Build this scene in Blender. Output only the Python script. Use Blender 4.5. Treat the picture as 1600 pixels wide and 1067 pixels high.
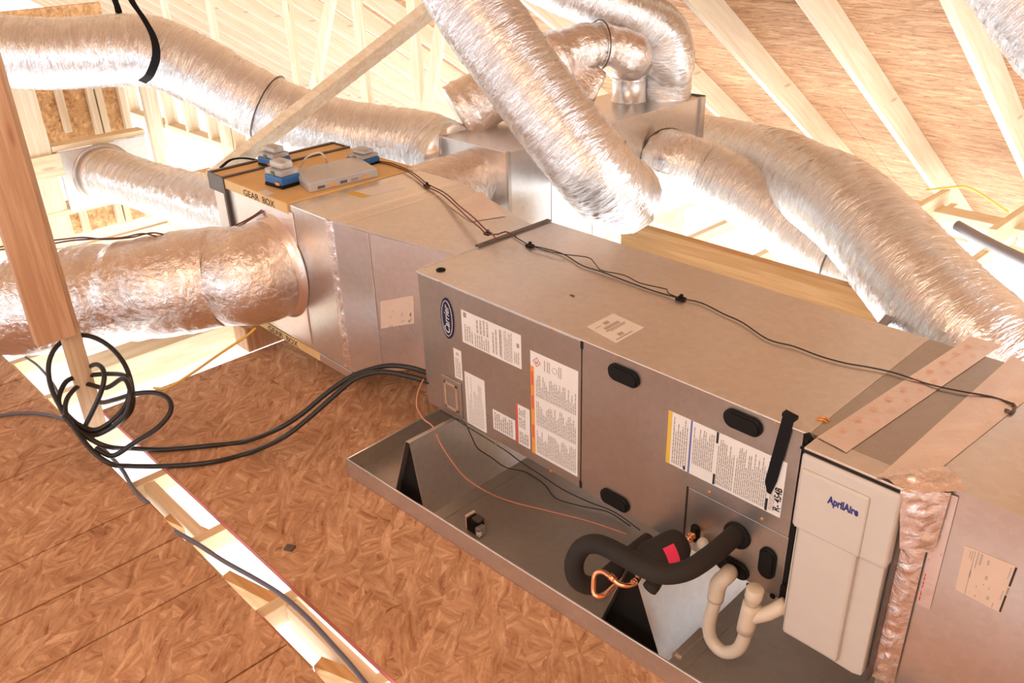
import bpy, bmesh, math, random
from mathutils import Vector, Matrix, noise
for o in list(bpy.data.objects): bpy.data.objects.remove(o)
S = bpy.context.scene
COL = S.collection
random.seed(7)
PI = math.pi

# ------------------------------------------------------------------ camera
cam_d = bpy.data.cameras.new('camera'); cam = bpy.data.objects.new('camera', cam_d); COL.objects.link(cam)
CAMR = Vector((0.69564, 0.71783, -0.02843)); CAMU = Vector((-0.31197, 0.33751, 0.88812)); CAMF = Vector((-0.64712, 0.60894, -0.45873))
M = Matrix((CAMR, CAMU, -CAMF)).transposed().to_4x4()
M.translation = Vector((1.90891, -1.42385, 1.67878))
cam.matrix_world = M
cam_d.sensor_width = 36; cam_d.lens = 1363.85167/1600*36; cam_d.clip_start = .05; cam_d.clip_end = 200
S.camera = cam

# ------------------------------------------------------------------ world, lights, exposure
W = bpy.data.worlds.new('world'); S.world = W; W.use_nodes = True
bg = W.node_tree.nodes['Background']; bg.inputs[0].default_value = (.84, .92, 1, 1); bg.inputs[1].default_value = 2.6
def area(name, loc, target, sx, sy, power, color):
    d = bpy.data.lights.new(name, 'AREA'); d.shape = 'RECTANGLE'; d.size = sx; d.size_y = sy; d.energy = power; d.color = color
    o = bpy.data.objects.new(name, d); COL.objects.link(o); o.location = loc
    o.rotation_euler = (Vector(target) - Vector(loc)).to_track_quat('-Z', 'Y').to_euler()
    return o
# daylight reaching the storey below through its open walls, falling on its pale floor
area('daylight_storey_below', (-.8, 1.2, -.45), (-.8, 1.2, -3), 8, 7, 1000, (.78, .89, 1))
# added warm fill behind the photographer, standing in for bounce off raw timber
area('warm_fill', (1.5, -2.2, 2.75), (.5, .1, .1), 2.2, 1.4, 50, (1, .75, .56))
# daylight-tinted fill, added outside an opening made in the unseen right-hand wall
area('daylight_fill_right', (4.35, 1.7, .75), (0, 1.2, .3), 2.0, 1.2, 62, (.80, .90, 1))
# daylight through the open gable end on the far left
area('daylight_gable', (-14.6, .6, 1.3), (0, .8, .5), 4.5, 2.2, 160, (.80, .90, 1))
S.view_settings.view_transform = 'Standard'; S.view_settings.look = 'None'
S.view_settings.exposure = 0; S.view_settings.gamma = 1; S.view_settings.use_curve_mapping = False

# ------------------------------------------------------------------ node materials
class NT:
    def __init__(s, name):
        s.m = bpy.data.materials.new(name); s.m.use_nodes = True; s.t = s.m.node_tree
        s.b = s.t.nodes['Principled BSDF']
    def n(s, typ, **kw):
        nd = s.t.nodes.new('ShaderNode' + typ)
        for k, v in kw.items():
            if k.startswith('i_'):
                key = k[2:]; key = int(key) if key.isdigit() else key.replace('_', ' ')
                nd.inputs[key].default_value = v
            else: setattr(nd, k, v)
        return nd
    def l(s, a, b): s.t.links.new(a, b)
    def coord(s, scale=(1, 1, 1), rot=(0, 0, 0), loc=(0, 0, 0)):
        tc = s.n('TexCoord'); mp = s.n('Mapping'); mp.inputs['Scale'].default_value = scale
        mp.inputs['Rotation'].default_value = rot; mp.inputs['Location'].default_value = loc
        s.l(tc.outputs['Object'], mp.inputs[0]); return mp.outputs[0]
    def noise(s, vec, scale, detail=4, rough=.55, dist=0):
        nd = s.n('TexNoise', i_Scale=scale, i_Detail=detail, i_Roughness=rough, i_Distortion=dist); s.l(vec, nd.inputs['Vector']); return nd.outputs['Fac']
    def ramp(s, fac, stops):
        r = s.n('ValToRGB'); e = r.color_ramp.elements
        while len(e) < len(stops): e.new(.5)
        for i, (p, c) in enumerate(stops): e[i].position = p; e[i].color = (*c, 1)
        s.l(fac, r.inputs[0]); return r.outputs[0]
    def mix(s, fac, a, b, typ='MIX'):
        m = s.n('Mix', data_type='RGBA', blend_type=typ)
        for sock, v in ((m.inputs['Factor'], fac), (m.inputs['A'], a), (m.inputs['B'], b)):
            pass
        f, A, B = m.inputs[0], m.inputs[6], m.inputs[7]
        for sock, v in ((f, fac), (A, a), (B, b)):
            if hasattr(v, 'is_output'): s.l(v, sock)
            elif isinstance(v, tuple): sock.default_value = (*v, 1)
            else: sock.default_value = v
        return m.outputs[2]
    def bump(s, h, strength, dist=.002):
        b = s.n('Bump', i_Strength=strength, i_Distance=dist); s.l(h, b.inputs['Height']); s.l(b.outputs[0], s.b.inputs['Normal']); return b
    def base(s, c):
        if isinstance(c, tuple): s.b.inputs['Base Color'].default_value = (*c, 1)
        else: s.l(c, s.b.inputs['Base Color'])
    def set(s, **kw):
        for k, v in kw.items(): s.b.inputs[k.replace('_', ' ')].default_value = v
        return s

def plain(name, c, rough=.6, metal=0, var=.0, **kw):
    t = NT(name); t.set(Roughness=rough, Metallic=metal, **kw)
    if var:
        v = t.coord(); f = t.noise(v, 6, 5)
        t.base(t.ramp(f, [(.3, tuple(x*(1-var) for x in c)), (.7, tuple(min(1, x*(1+var)) for x in c))]))
    else:
        v = t.coord(); f = t.noise(v, 30, 3)
        t.base(t.ramp(f, [(.3, tuple(x*.96 for x in c)), (.7, c)]))
    return t.m

def osb(name, tone=(1, 1, 1), stretch=None, dark=.5):
    """oriented strand board: patches of fibrous flakes lying in different directions"""
    t = NT(name); t.set(Roughness=.75, Specular_IOR_Level=.25)
    T3 = lambda c: tuple(c[i]*tone[i] for i in range(3))
    base = t.coord(); nz = t.n('TexNoise', i_Scale=14, i_Detail=4, i_Roughness=.6); t.l(base, nz.inputs['Vector'])
    mv = t.n('VectorMath', operation='SCALE'); mv.inputs['Scale'].default_value = .026; t.l(nz.outputs['Color'], mv.inputs[0])
    av = t.n('VectorMath', operation='ADD'); t.l(base, av.inputs[0]); t.l(mv.outputs[0], av.inputs[1])
    dirs = [(7, 44, .2), (9, 60, 1.3), (8, 50, -.6), (11, 66, 2.2)] if stretch is None else [(4, 62, 0), (5, 70, .14), (5, 60, -.2), (4, 80, .05)]
    c = None
    for i, (a, b, rz) in enumerate(dirs):
        def mp_(sx, sy):
            mp = t.n('Mapping', vector_type='TEXTURE'); mp.inputs['Rotation'].default_value = (0, 0, rz); mp.inputs['Scale'].default_value = (1/sx, 1/sy, 1/(sy*.6)); mp.inputs['Location'].default_value = (i*.33, i*.17, i*.1)
            t.l(av.outputs[0], mp.inputs[0]); return mp.outputs[0]
        g = t.n('TexNoise', i_Scale=1.0, i_Detail=7, i_Roughness=.66); t.l(mp_(a, b), g.inputs['Vector'])
        col = t.ramp(g.outputs['Fac'], [(.30, T3((.27, .115, .052))), (.41, T3((.42, .225, .115))), (.52, T3((.51, .30, .165))), (.62, T3((.60, .38, .225))), (.74, T3((.74, .52, .33)))])
        v = t.n('TexVoronoi', feature='F1', i_Scale=1.0, i_Randomness=1); t.l(mp_(a*1.15, b*.46), v.inputs['Vector'])
        sp = t.n('SeparateColor'); t.l(v.outputs['Color'], sp.inputs[0])
        col = t.mix(.55, col, t.ramp(sp.outputs[0], [(0, (.72, .65, .61)), (.15, (.88, .85, .83)), (.55, (1, 1, 1)), (1, (1.17, 1.18, 1.17))]), 'MULTIPLY')
        if c is None: c, g0 = col, g
        else:
            s = t.n('MapRange'); s.inputs[1].default_value = (.0, .52, .56, .64)[i]; s.inputs[2].default_value = s.inputs[1].default_value+.06
            t.l(sp.outputs[1], s.inputs[0]); c = t.mix(s.outputs[0], c, col)
    st = t.n('TexNoise', i_Scale=1.0, i_Detail=3, i_Roughness=.7); mp = t.n('Mapping', vector_type='TEXTURE'); mp.inputs['Scale'].default_value = (1/14, 1/95, 1/50); mp.inputs['Rotation'].default_value = (0, 0, .0 if stretch else .5); t.l(av.outputs[0], mp.inputs[0]); t.l(mp.outputs[0], st.inputs['Vector'])
    c = t.mix(dark, c, t.ramp(st.outputs['Fac'], [(.32, (.36, .24, .22)), (.40, (1, 1, 1))]), 'MULTIPLY')
    big = t.ramp(t.noise(t.coord(), 1.8, 4), [(.3, (.90, .87, .85)), (.7, (1.06, 1.05, 1.05))])
    t.base(t.mix(.9, c, big, 'MULTIPLY')); t.bump(g0.outputs['Fac'], .2, .001)
    return t.m

def lumber(name, axis, c1, c2, seed=0, slope=0):
    """sawn softwood with the grain along one axis"""
    t = NT(name); t.set(Roughness=.6, Specular_IOR_Level=.3)
    sc = [26, 26, 26]; sc[axis] = 1.3
    vec = t.coord(tuple(sc), (0, 0, 0), (seed*3.1, seed, seed*.7))
    if slope:
        tc = t.n('TexCoord'); mp = t.n('Mapping', vector_type='TEXTURE'); mp.inputs['Rotation'].default_value = (-slope, 0, 0); mp.inputs['Scale'].default_value = tuple(1/x for x in sc)
        t.l(tc.outputs['Object'], mp.inputs[0]); vec = mp.outputs[0]
    f = t.noise(vec, 1.6, 6, .62, .6)
    col = t.ramp(f, [(.25, tuple(x*.86 for x in c2)), (.45, c2), (.62, c1), (.8, tuple(min(1, x*1.06) for x in c1))])
    kn = t.n('TexVoronoi', i_Scale=1.0, i_Randomness=1); sk = [9, 9, 9]; sk[axis] = 2.2
    t.l(t.coord(tuple(sk), (0, 0, 0), (seed, 1.3, 2.2*seed)), kn.inputs['Vector'])
    k = t.ramp(kn.outputs['Distance'], [(.05, (.42, .22, .11)), (.11, (1, 1, 1))])
    t.base(t.mix(.4, col, k, 'MULTIPLY')); t.bump(f, .15, .001)
    return t.m

def foil(name, c, rough=.24, scale=1.0, bumpd=.004, strength=.8, ringed=False):
    """metallised film: on flexible ducts fine wrinkles run round the duct (UV = metres along, metres round)"""
    t = NT(name); t.set(Metallic=.96)
    if ringed:
        tc = t.n('TexCoord')
        def uvn(sx, sy, det, dist):
            mp = t.n('Mapping'); mp.inputs['Scale'].default_value = (sx, sy, 1); t.l(tc.outputs['UV'], mp.inputs[0])
            return t.noise(mp.outputs[0], 1, det, .6, dist)
        f = uvn(105, 13, 5, 1.4); f2 = uvn(26, 7, 4, 1.0)
    else:
        f = t.noise(t.coord((55*scale,)*3), 1, 6, .62, 1.2); f2 = t.noise(t.coord((9*scale,)*3), 1, 4, .6, .8)
    ad = t.n('Math', operation='MULTIPLY_ADD', i_1=1.6); t.l(f2, ad.inputs[0]); t.l(f, ad.inputs[2])
    t.base(t.ramp(f2, [(.3, tuple(x*.86 for x in c)), (.7, c)]))
    r = t.n('MapRange'); r.inputs[3].default_value = rough*.7; r.inputs[4].default_value = rough*1.5; t.l(f, r.inputs[0]); t.l(r.outputs[0], t.b.inputs['Roughness'])
    t.bump(ad.outputs[0], strength, bumpd)
    return t.m

def sheet(name, c, rough=.34, metal=.9, wav=.25):
    """galvanised sheet: faint spangle, slow oil-canning"""
    t = NT(name); t.set(Metallic=metal)
    f = t.noise(t.coord(), 3.2, 3, .5); g = t.n('TexVoronoi', i_Scale=60); t.l(t.coord(), g.inputs['Vector'])
    sp = t.n('SeparateColor'); t.l(g.outputs['Color'], sp.inputs[0])
    cc = t.mix(.10, t.ramp(f, [(.3, tuple(x*.93 for x in c)), (.7, c)]), t.ramp(sp.outputs[0], [(0, (.3, .29, .28)), (1, (1, 1, 1))]), 'MULTIPLY')
    t.base(cc)
    r = t.n('MapRange'); r.inputs[3].default_value = rough*.8; r.inputs[4].default_value = rough*1.25; t.l(f, r.inputs[0]); t.l(r.outputs[0], t.b.inputs['Roughness'])
    t.bump(t.noise(t.coord(), 2.4, 1, .4), wav, .02)
    return t.m

MT = {}
MT['osb_floor'] = osb('osb_floor', (1.13, 1.09, 1.12), dark=.22)
MT['osb_roof'] = osb('osb_roof', (1.08, 1.06, 1.06), stretch=1, dark=.9)
MT['osb_wall'] = osb('osb_wall', (1.55, 1.65, 1.5), dark=.1)
MT['red_edge'] = plain('red_edge_paint', (.50, .14, .11), .7, var=.2)
PALE, TAN = (.90, .80, .63), (.84, .68, .47)
MT['lum_x'] = lumber('lumber_along_x', 0, PALE, TAN, 1)
MT['lum_y'] = lumber('lumber_along_y', 1, (.89, .75, .54), (.83, .65, .41), 2)
MT['lum_rafter'] = lumber('rafter_lumber', 1, (.90, .79, .62), (.85, .70, .50), 7, math.atan(.667))
MT['lum_z'] = lumber('lumber_along_z', 2, PALE, TAN, 3)
MT['lum_red'] = lumber('reddish_lumber', 2, (.66, .40, .24), (.56, .31, .17), 5)
MT['lum_post'] = lumber('tan_lumber', 2, (.74, .53, .34), (.64, .42, .25), 6)
MT['lum_beam'] = lumber('honey_lumber', 0, (.78, .50, .24), (.66, .38, .16), 4)
MT['foil'] = foil('duct_foil', (.96, .96, .97), .20, 1, .0055, .95, True)
MT['tape_crumple'] = foil('crumpled_foil_tape', (.97, .87, .84), .24, .5, .006, .7)
MT['foil_smooth'] = foil('duct_foil_tape', (.93, .84, .78), .2, .55, .007, .9)
MT['tape'] = foil('foil_tape', (.97, .86, .81), .34, .5, .003, .5)
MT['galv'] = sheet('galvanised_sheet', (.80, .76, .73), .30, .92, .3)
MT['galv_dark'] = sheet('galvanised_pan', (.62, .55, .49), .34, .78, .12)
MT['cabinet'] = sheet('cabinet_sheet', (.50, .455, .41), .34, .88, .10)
MT['cabinet_lit'] = sheet('cabinet_sheet_lit', (.78, .73, .68), .35, .86, .0)  # lighter copy of the cabinet sheet, light on the top put into its colour
MT['black'] = plain('black_rubber', (.008, .007, .006), .55, Specular_IOR_Level=.2)
MT['black_foam'] = plain('black_foam_insulation', (.026, .021, .018), .75, var=.15, Specular_IOR_Level=.3)
MT['dark'] = plain('dark_recess', (.01, .008, .007), .9)
MT['paper'] = plain('label_paper', (.79, .75, .71), .35)
MT['paper_tan'] = plain('label_paper_tan', (.70, .52, .40), .45)
MT['ink'] = plain('grey_ink', (.33, .27, .245), .6)
MT['ink_soft'] = plain('soft_grey_ink', (.46, .37, .32), .6)
MT['ink_black'] = plain('black_ink', (.02, .018, .02), .5)
MT['orange'] = plain('orange_ink', (.80, .30, .05), .5)
MT['yellow_ink'] = plain('yellow_ink', (.75, .48, .06), .5)
MT['blue_ink'] = plain('blue_ink', (.12, .15, .42), .5)
MT['red_ink'] = plain('red_ink', (.65, .09, .08), .5)
MT['pink_ink'] = plain('pale_red_ink', (.80, .42, .36), .5)
MT['navy'] = plain('navy_badge', (.010, .012, .045), .35)
MT['white_badge'] = plain('silver_badge', (.72, .72, .76), .3)
MT['logo_blue'] = plain('logo_blue', (.018, .03, .17), .4)
MT['cream'] = plain('cream_plastic', (.60, .535, .475), .42)
MT['pvc'] = plain('cream_pvc', (.68, .57, .45), .35)
MT['copper'] = plain('copper', (.93, .40, .22), .22, 1.0)
MT['brass'] = plain('brass_screw', (.80, .42, .14), .35, .9)
MT['foam_brown'] = plain('brown_foam', (.42, .27, .17), .7)
MT['pink_label'] = plain('pink_label', (.85, .035, .12), .5)
MT['yellowboard'] = plain('yellow_duct_board', (.80, .52, .22), .6, var=.12)
MT['angle'] = plain('dark_angle_metal', (.15, .125, .115), .42, .7, var=.2)
MT['cable_black'] = plain('black_cable', (.020, .016, .014), .42)
MT['cable_grey'] = plain('grey_cable', (.135, .125, .15), .4)
MT['wire_brown'] = plain('brown_wire', (.13, .035, .02), .45)
MT['wire_red'] = plain('salmon_wire', (.62, .25, .16), .5)
MT['wire_yellow'] = plain('yellow_cable', (.85, .52, .09), .45)
MT['blue_box'] = plain('blue_plastic', (.03, .15, .42), .35)
MT['clear'] = plain('milky_clear_plastic', (.92, .90, .89), .2, 0, Transmission_Weight=.55, IOR=1.4)
MT['case'] = plain('clear_case_plastic', (.88, .82, .77), .1, 0, Transmission_Weight=.45, IOR=1.4)
MT['circuit'] = plain('circuit_board', (.10, .16, .09), .5)
MT['grey_pipe'] = plain('grey_pipe', (.36, .34, .35), .35, .4)
MT['white_floor'] = plain('pale_subfloor', (.84, .83, .81), .9)
MT['strap'] = plain('black_strap_webbing', (.007, .006, .007), .6, Specular_IOR_Level=.2)

# ------------------------------------------------------------------ mesh helpers
def obj(name, bm, mat, parent=None, smooth=False, kind=None, label=None):
    me = bpy.data.meshes.new(name); bm.normal_update(); bm.to_mesh(me); bm.free()
    mats = mat if isinstance(mat, (list, tuple)) else [mat]
    for m in mats: me.materials.append(MT[m] if isinstance(m, str) else m)
    if smooth:
        for p in me.polygons: p.use_smooth = True
    o = bpy.data.objects.new(name, me); COL.objects.link(o)
    if parent is not None:
        o.parent = parent
        if parent.type == 'EMPTY': o.location = -Vector(parent.location)
    if kind: o['kind'] = kind
    if label: o['label'] = label
    return o
def thing(name, label, cat, loc, group=None):
    o = bpy.data.objects.new(name, None); COL.objects.link(o); o.location = loc; o.empty_display_size = .05
    o['label'] = label; o['category'] = cat
    if group: o['group'] = group
    return o
def tag(o, label, cat, group=None):
    o['label'] = label; o['category'] = cat
    if group: o['group'] = group
    return o
def B(): return bmesh.new()
def hexa(bm, p, mi=0):
    """8 corners: bottom ring of four, top ring of four"""
    v = [bm.verts.new(q) for q in p]
    for f in ((3, 2, 1, 0), (4, 5, 6, 7), (0, 1, 5, 4), (1, 2, 6, 5), (2, 3, 7, 6), (3, 0, 4, 7)):
        bm.faces.new([v[i] for i in f]).material_index = mi
    return bm
def box(bm, x0, y0, z0, x1, y1, z1, mi=0):
    return hexa(bm, [(x0, y0, z0), (x1, y0, z0), (x1, y1, z0), (x0, y1, z0), (x0, y0, z1), (x1, y0, z1), (x1, y1, z1), (x0, y1, z1)], mi)
def bev(bm, w, seg=2):
    bmesh.ops.bevel(bm, geom=list(bm.edges), offset=w, segments=seg, affect='EDGES', profile=.6); return bm
def bbox(x0, y0, z0, x1, y1, z1, w=.002, seg=2): return bev(box(B(), x0, y0, z0, x1, y1, z1), w, seg)
def beam(bm, a, b, w, h, up=(0, 0, 1)):
    """board from a to b, w across, h along 'up'"""
    a, b = Vector(a), Vector(b); d = (b-a).normalized(); s = d.cross(Vector(up)).normalized(); u = s.cross(d)
    s *= w/2; u *= h/2
    return hexa(bm, [a-s-u, a+s-u, b+s-u, b-s-u, a-s+u, a+s+u, b+s+u, b-s+u])
def crom(pts, step, closed=False):
    P = [Vector(p) for p in pts]
    if len(P) == 2: 
        n = max(2, int((P[1]-P[0]).length/step)); return [P[0].lerp(P[1], i/n) for i in range(n+1)]
    if not closed: P = [P[0]*2-P[1]] + P + [P[-1]*2-P[-2]]
    else: P = [P[-1]] + P + P[:2]
    out = []
    for i in range(1, len(P)-2):
        p0, p1, p2, p3 = P[i-1:i+3]; n = max(1, int((p2-p1).length/step))
        for k in range(n):
            t = k/n
            out.append(.5*((2*p1)+(p2-p0)*t+(2*p0-5*p1+4*p2-p3)*t*t+(3*p1-p0-3*p2+p3)*t**3))
    if not closed: out.append(P[-2])
    return out
def frames(path, closed=False):
    T = []
    n = len(path)
    for i in range(n):
        a = path[i-1] if (i or closed) else path[0]; b = path[(i+1) % n] if (i < n-1 or closed) else path[-1]
        T.append((b-a).normalized())
    r = T[0].cross(Vector((0, 0, 1)))
    if r.length < .05: r = T[0].cross(Vector((1, 0, 0)))
    r.normalize(); out = []
    for t in T:
        r = (r - t*r.dot(t)).normalized(); out.append((t, r, t.cross(r)))
    return out
def tube(bm, pts, r, seg=10, step=.02, closed=False, cap=True, rad=None, flat=1.0, resample=True, mi=0):
    path = crom(pts, step, closed) if resample else [Vector(p) for p in pts]
    fr = frames(path, closed); rings = []; Ls = []; uv = bm.loops.layers.uv.verify()
    L = 0
    for i, (p, (t, a, b)) in enumerate(zip(path, fr)):
        if i: L += (p-path[i-1]).length
        ring = []
        for k in range(seg):
            th = 2*PI*k/seg; rr = rad(L, th, i/(len(path)-1), p) if rad else r
            ring.append(bm.verts.new(p + a*(math.cos(th)*rr) + b*(math.sin(th)*rr*flat)))
        rings.append(ring); Ls.append(L)
    m = len(rings)
    for i in range(m if closed else m-1):
        A, Bq = rings[i], rings[(i+1) % m]
        for k in range(seg):
            f_ = bm.faces.new((A[k], A[(k+1) % seg], Bq[(k+1) % seg], Bq[k])); f_.material_index = mi
            la, lb_ = Ls[i], Ls[(i+1) % m]
            for lp, (u_, v_) in zip(f_.loops, ((la, k), (la, k+1), (lb_, k+1), (lb_, k))): lp[uv].uv = (u_, v_*2*PI*r/seg)
    if cap and not closed:
        bm.faces.new(rings[0][::-1]).material_index = mi; bm.faces.new(rings[-1]).material_index = mi
    return bm
def lathe(bm, o, axis, prof, seg=24):
    """profile (dist along axis, radius) revolved round axis"""
    o = Vector(o); ax = Vector(axis).normalized(); a = ax.cross(Vector((0, 0, 1)))
    if a.length < .05: a = Vector((1, 0, 0))
    a.normalize(); b = ax.cross(a); rings = []
    for d, r in prof: rings.append([bm.verts.new(o+ax*d+(a*math.cos(2*PI*k/seg)+b*math.sin(2*PI*k/seg))*max(r, 1e-4)) for k in range(seg)])
    for A, C2 in zip(rings, rings[1:]):
        for k in range(seg): bm.faces.new((A[k], A[(k+1) % seg], C2[(k+1) % seg], C2[k]))
    bm.faces.new(rings[0][::-1]); bm.faces.new(rings[-1]); return bm
def prism(bm, poly, off):
    """closed 3-D polygon swept by off"""
    off = Vector(off); a = [bm.verts.new(Vector(p)) for p in poly]; b = [bm.verts.new(Vector(p)+off) for p in poly]
    n = len(poly); bm.faces.new(a); bm.faces.new(b[::-1])
    for i in range(n): bm.faces.new((a[(i+1) % n], a[i], b[i], b[(i+1) % n]))
    bmesh.ops.recalc_face_normals(bm, faces=list(bm.faces)); return bm
def text(s, name, mat, parent, origin, xdir, ydir, height, width=None, shear=0, depth=.0004, bold=0.0):
    cu = bpy.data.curves.new(name, 'FONT'); cu.body = s; cu.size = 1; cu.shear = shear; cu.extrude = .02; cu.offset = bold; cu.align_x = 'LEFT'; cu.resolution_u = 3
    tmp = bpy.data.objects.new('tmp', cu); COL.objects.link(tmp); bpy.context.view_layer.update()
    me = bpy.data.meshes.new_from_object(tmp.evaluated_get(bpy.context.evaluated_depsgraph_get()))
    bpy.data.objects.remove(tmp); bpy.data.curves.remove(cu)
    xs = [v.co.x for v in me.vertices]; ys = [v.co.y for v in me.vertices]
    w, h = max(xs)-min(xs), max(ys)-min(ys)
    sy = height/h; sx = width/w if width else sy
    X, Y = Vector(xdir).normalized(), Vector(ydir).normalized(); N = X.cross(Y); O = Vector(origin)
    x0, y0 = min(xs), min(ys)
    for v in me.vertices: v.co = O + X*((v.co.x-x0)*sx) + Y*((v.co.y-y0)*sy) + N*(depth if v.co.z > 0 else 0)
    me.materials.clear(); me.materials.append(MT[mat]); me.name = name
    for p in me.polygons: p.material_index = 0
    o = bpy.data.objects.new(name, me); COL.objects.link(o); o.parent = parent
    if parent.type == 'EMPTY': o.location = -Vector(parent.location)
    return o
NZ = noise.noise
def flex_rad(r, seed, rib=.0016, pitch=.021, lump=.008, crinkle=.0034):
    def f(L, th, t, p):
        c, s = math.cos(th), math.sin(th)
        q = Vector((c*2.2+seed, s*2.2, L*9)); n1 = NZ(q); n2 = NZ(Vector((c*5, s*5+seed, L*34))); n3 = NZ(Vector((c*9+seed, s*9, L*70)))
        n0 = NZ(Vector((c*.8, s*.8+seed*2, L*2.6)))
        ph = 2*PI*L/pitch + 2.4*n1 + .5*th
        return r + rib*math.sin(ph)*(.55+.8*abs(n1)+.5*n2) + lump*n0 + crinkle*(n2+n3)
    return f
def flex(name, label, pts, r, seed, parent=None, cat='duct', seg=44, step=.0085, bands=(), **kw):
    o = obj(name, tube(B(), pts, r, seg, step, rad=flex_rad(r, seed, **kw)), 'foil', parent, smooth=True)
    if label: tag(o, label, cat)
    for t in bands: draw_band(pts, t, r, o)
    return o
def draw_band(pts, t, r, parent):
    path = crom(pts, .03); fr = frames(path); i = int(t*(len(path)-1)); (d, a, c) = fr[i]
    ring = [path[i]+(a*math.cos(2*PI*k/28)+c*math.sin(2*PI*k/28))*(r+.004) for k in range(28)]
    b = tube(B(), ring, .0035, 6, .03, closed=True)
    if parent.type == 'EMPTY': return obj('draw_band', b, 'angle', parent, smooth=True)
    return obj('draw_band', b, 'angle', parent, smooth=True)

# ================================================================== SETTING
# ---- storey below
b = B(); box(b, -15.2, -5, -2.8, 7, 8, -2.7); obj('floor', b, 'white_floor', kind='structure')
# ---- attic deck
FY0, FX0, FX1 = -.6245, -1.185, 3.4
b = B(); box(b, FX0, FY0+.0015, -.018, FX1, .98, 0); floor = obj('floor.001', b, 'osb_floor', kind='structure')
b = B(); box(b, FX0, FY0-.0005, -.018, FX1, FY0+.0014, .0); obj('painted_edge', b, 'red_edge', floor)
LY = -.744
b = B(); box(b, -2.9, -3.2, -.032, 3.4, LY-.02, -.0195); obj('subfloor', b, 'osb_floor', floor)
gx = [-2.9, -2.46, -2.08, -1.675, -1.46, -.978, -.509, -.284, -.047, .32, .78, 1.24, 1.7, 2.4, 3.4]
for i, (a, c) in enumerate(zip(gx, gx[1:])):
    dz = random.uniform(-.001, .001)
    b = B(); box(b, a+.0032, -3.2, -.019, c-.0032, LY+random.uniform(-.002, .002), dz); bev(b, .0015, 1); obj('osb_board', b, 'osb_floor', floor)
b = B(); box(b, .16, LY-.0008, -.017, .31, LY+.002, .0005); obj('painted_edge', b, 'red_edge', floor)
jm = bpy.data.meshes.new('joist')
bq = B(); box(bq, 0, -3.2, -.095, .038, 3.86, -.0335); bq.to_mesh(jm); bq.free(); jm.materials.append(MT['lum_y'])
js = bpy.data.meshes.new('joist')      # the far-left bay is open: joists stop short there
bq = B(); box(bq, 0, -3.2, -.095, .038, .0, -.0335); bq.to_mesh(js); bq.free(); js.materials.append(MT['lum_y'])
for k in range(-14, 8):
    x = .141+.4125*k-.019
    o = bpy.data.objects.new('joist', js if k < -4 and k != -8 else jm); COL.objects.link(o); o.location = (x, 0, 0); o.parent = floor
# blocking between the joists
for k, y in ((-2, -.70), (0, -.66), (-1, 1.75), (-2, 1.55), (0, 3.55), (1, 3.62), (-4, 2.2), (-3, 1.3), (-1, 2.6)):
    x = .141+.4125*k
    b = B(); box(b, x+.021, y, -.12, x+.4125-.021, y+.038, -.04); obj('blocking', b, 'lum_x', floor)
# ledger pieces and short webs showing along the gap
for x0, x1 in ((-.70, -.45), (-.27, -.07), (.12, .40), (-1.9, -1.2)):
    b = B(); box(b, x0, -.80, -.10, x1, -.724, -.036); obj('ledger', b, 'lum_beam', floor)
for x0, y0, x1, y1 in ((-.47, -.71, -.29, -.66), (-.09, -.71, .11, -.66), (.38, -.70, .52, -.65)):
    b = B(); beam(b, (x0, y0, -.085), (x1, y1, -.085), .034, .07); obj('blocking', b, 'lum_beam', floor)
# ---- roof
RA, SL = 2.65, .667; CS = math.hypot(1, SL)
def rz(y, a=RA): return a-SL*y
RIDGE = -1.6
ceil_b = B(); beam(ceil_b, (-15, RIDGE, rz(RIDGE)+.02), (4.4, RIDGE, rz(RIDGE)+.02), .04, .28); ceiling = obj('ceiling', ceil_b, 'lum_x', kind='structure')
rm = bpy.data.meshes.new('rafter'); bq = B()
h = .14*CS
hexa(bq, [(0, RIDGE, rz(RIDGE)), (.038, RIDGE, rz(RIDGE)), (.038, 5.3, rz(5.3)), (0, 5.3, rz(5.3)), (0, RIDGE, rz(RIDGE)+h), (.038, RIDGE, rz(RIDGE)+h), (.038, 5.3, rz(5.3)+h), (0, 5.3, rz(5.3)+h)])
bq.to_mesh(rm); bq.free(); rm.materials.append(MT['lum_rafter'])
for k in range(-24, 8):
    o = bpy.data.objects.new('rafter', rm); COL.objects.link(o); o.location = (-.066+.61*k, 0, 0); o.parent = ceiling
ha = RA+h+.001
ys = [RIDGE, -.6, .415, 1.43, 2.445, 3.46, 4.475, 5.5]
for r in range(7):
    y0, y1 = ys[r]+.002, ys[r+1]-.002
    xs = [-15.1]+[-13.88+1.22*(r % 2)+2.44*i for i in range(8 if r % 2 == 0 else 7)]+[4.6]
    for a, c in zip(xs, xs[1:]):
        b = B(); hexa(b, [(a+.0015, y0, rz(y0, ha)), (c-.0015, y0, rz(y0, ha)), (c-.0015, y1, rz(y1, ha)), (a+.0015, y1, rz(y1, ha)),
                          (a+.0015, y0, rz(y0, ha)+.015), (c-.0015, y0, rz(y0, ha)+.015), (c-.0015, y1, rz(y1, ha)+.015), (a+.0015, y1, rz(y1, ha)+.015)])
        obj('sheathing_panel', b, 'osb_roof', ceiling)
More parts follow.
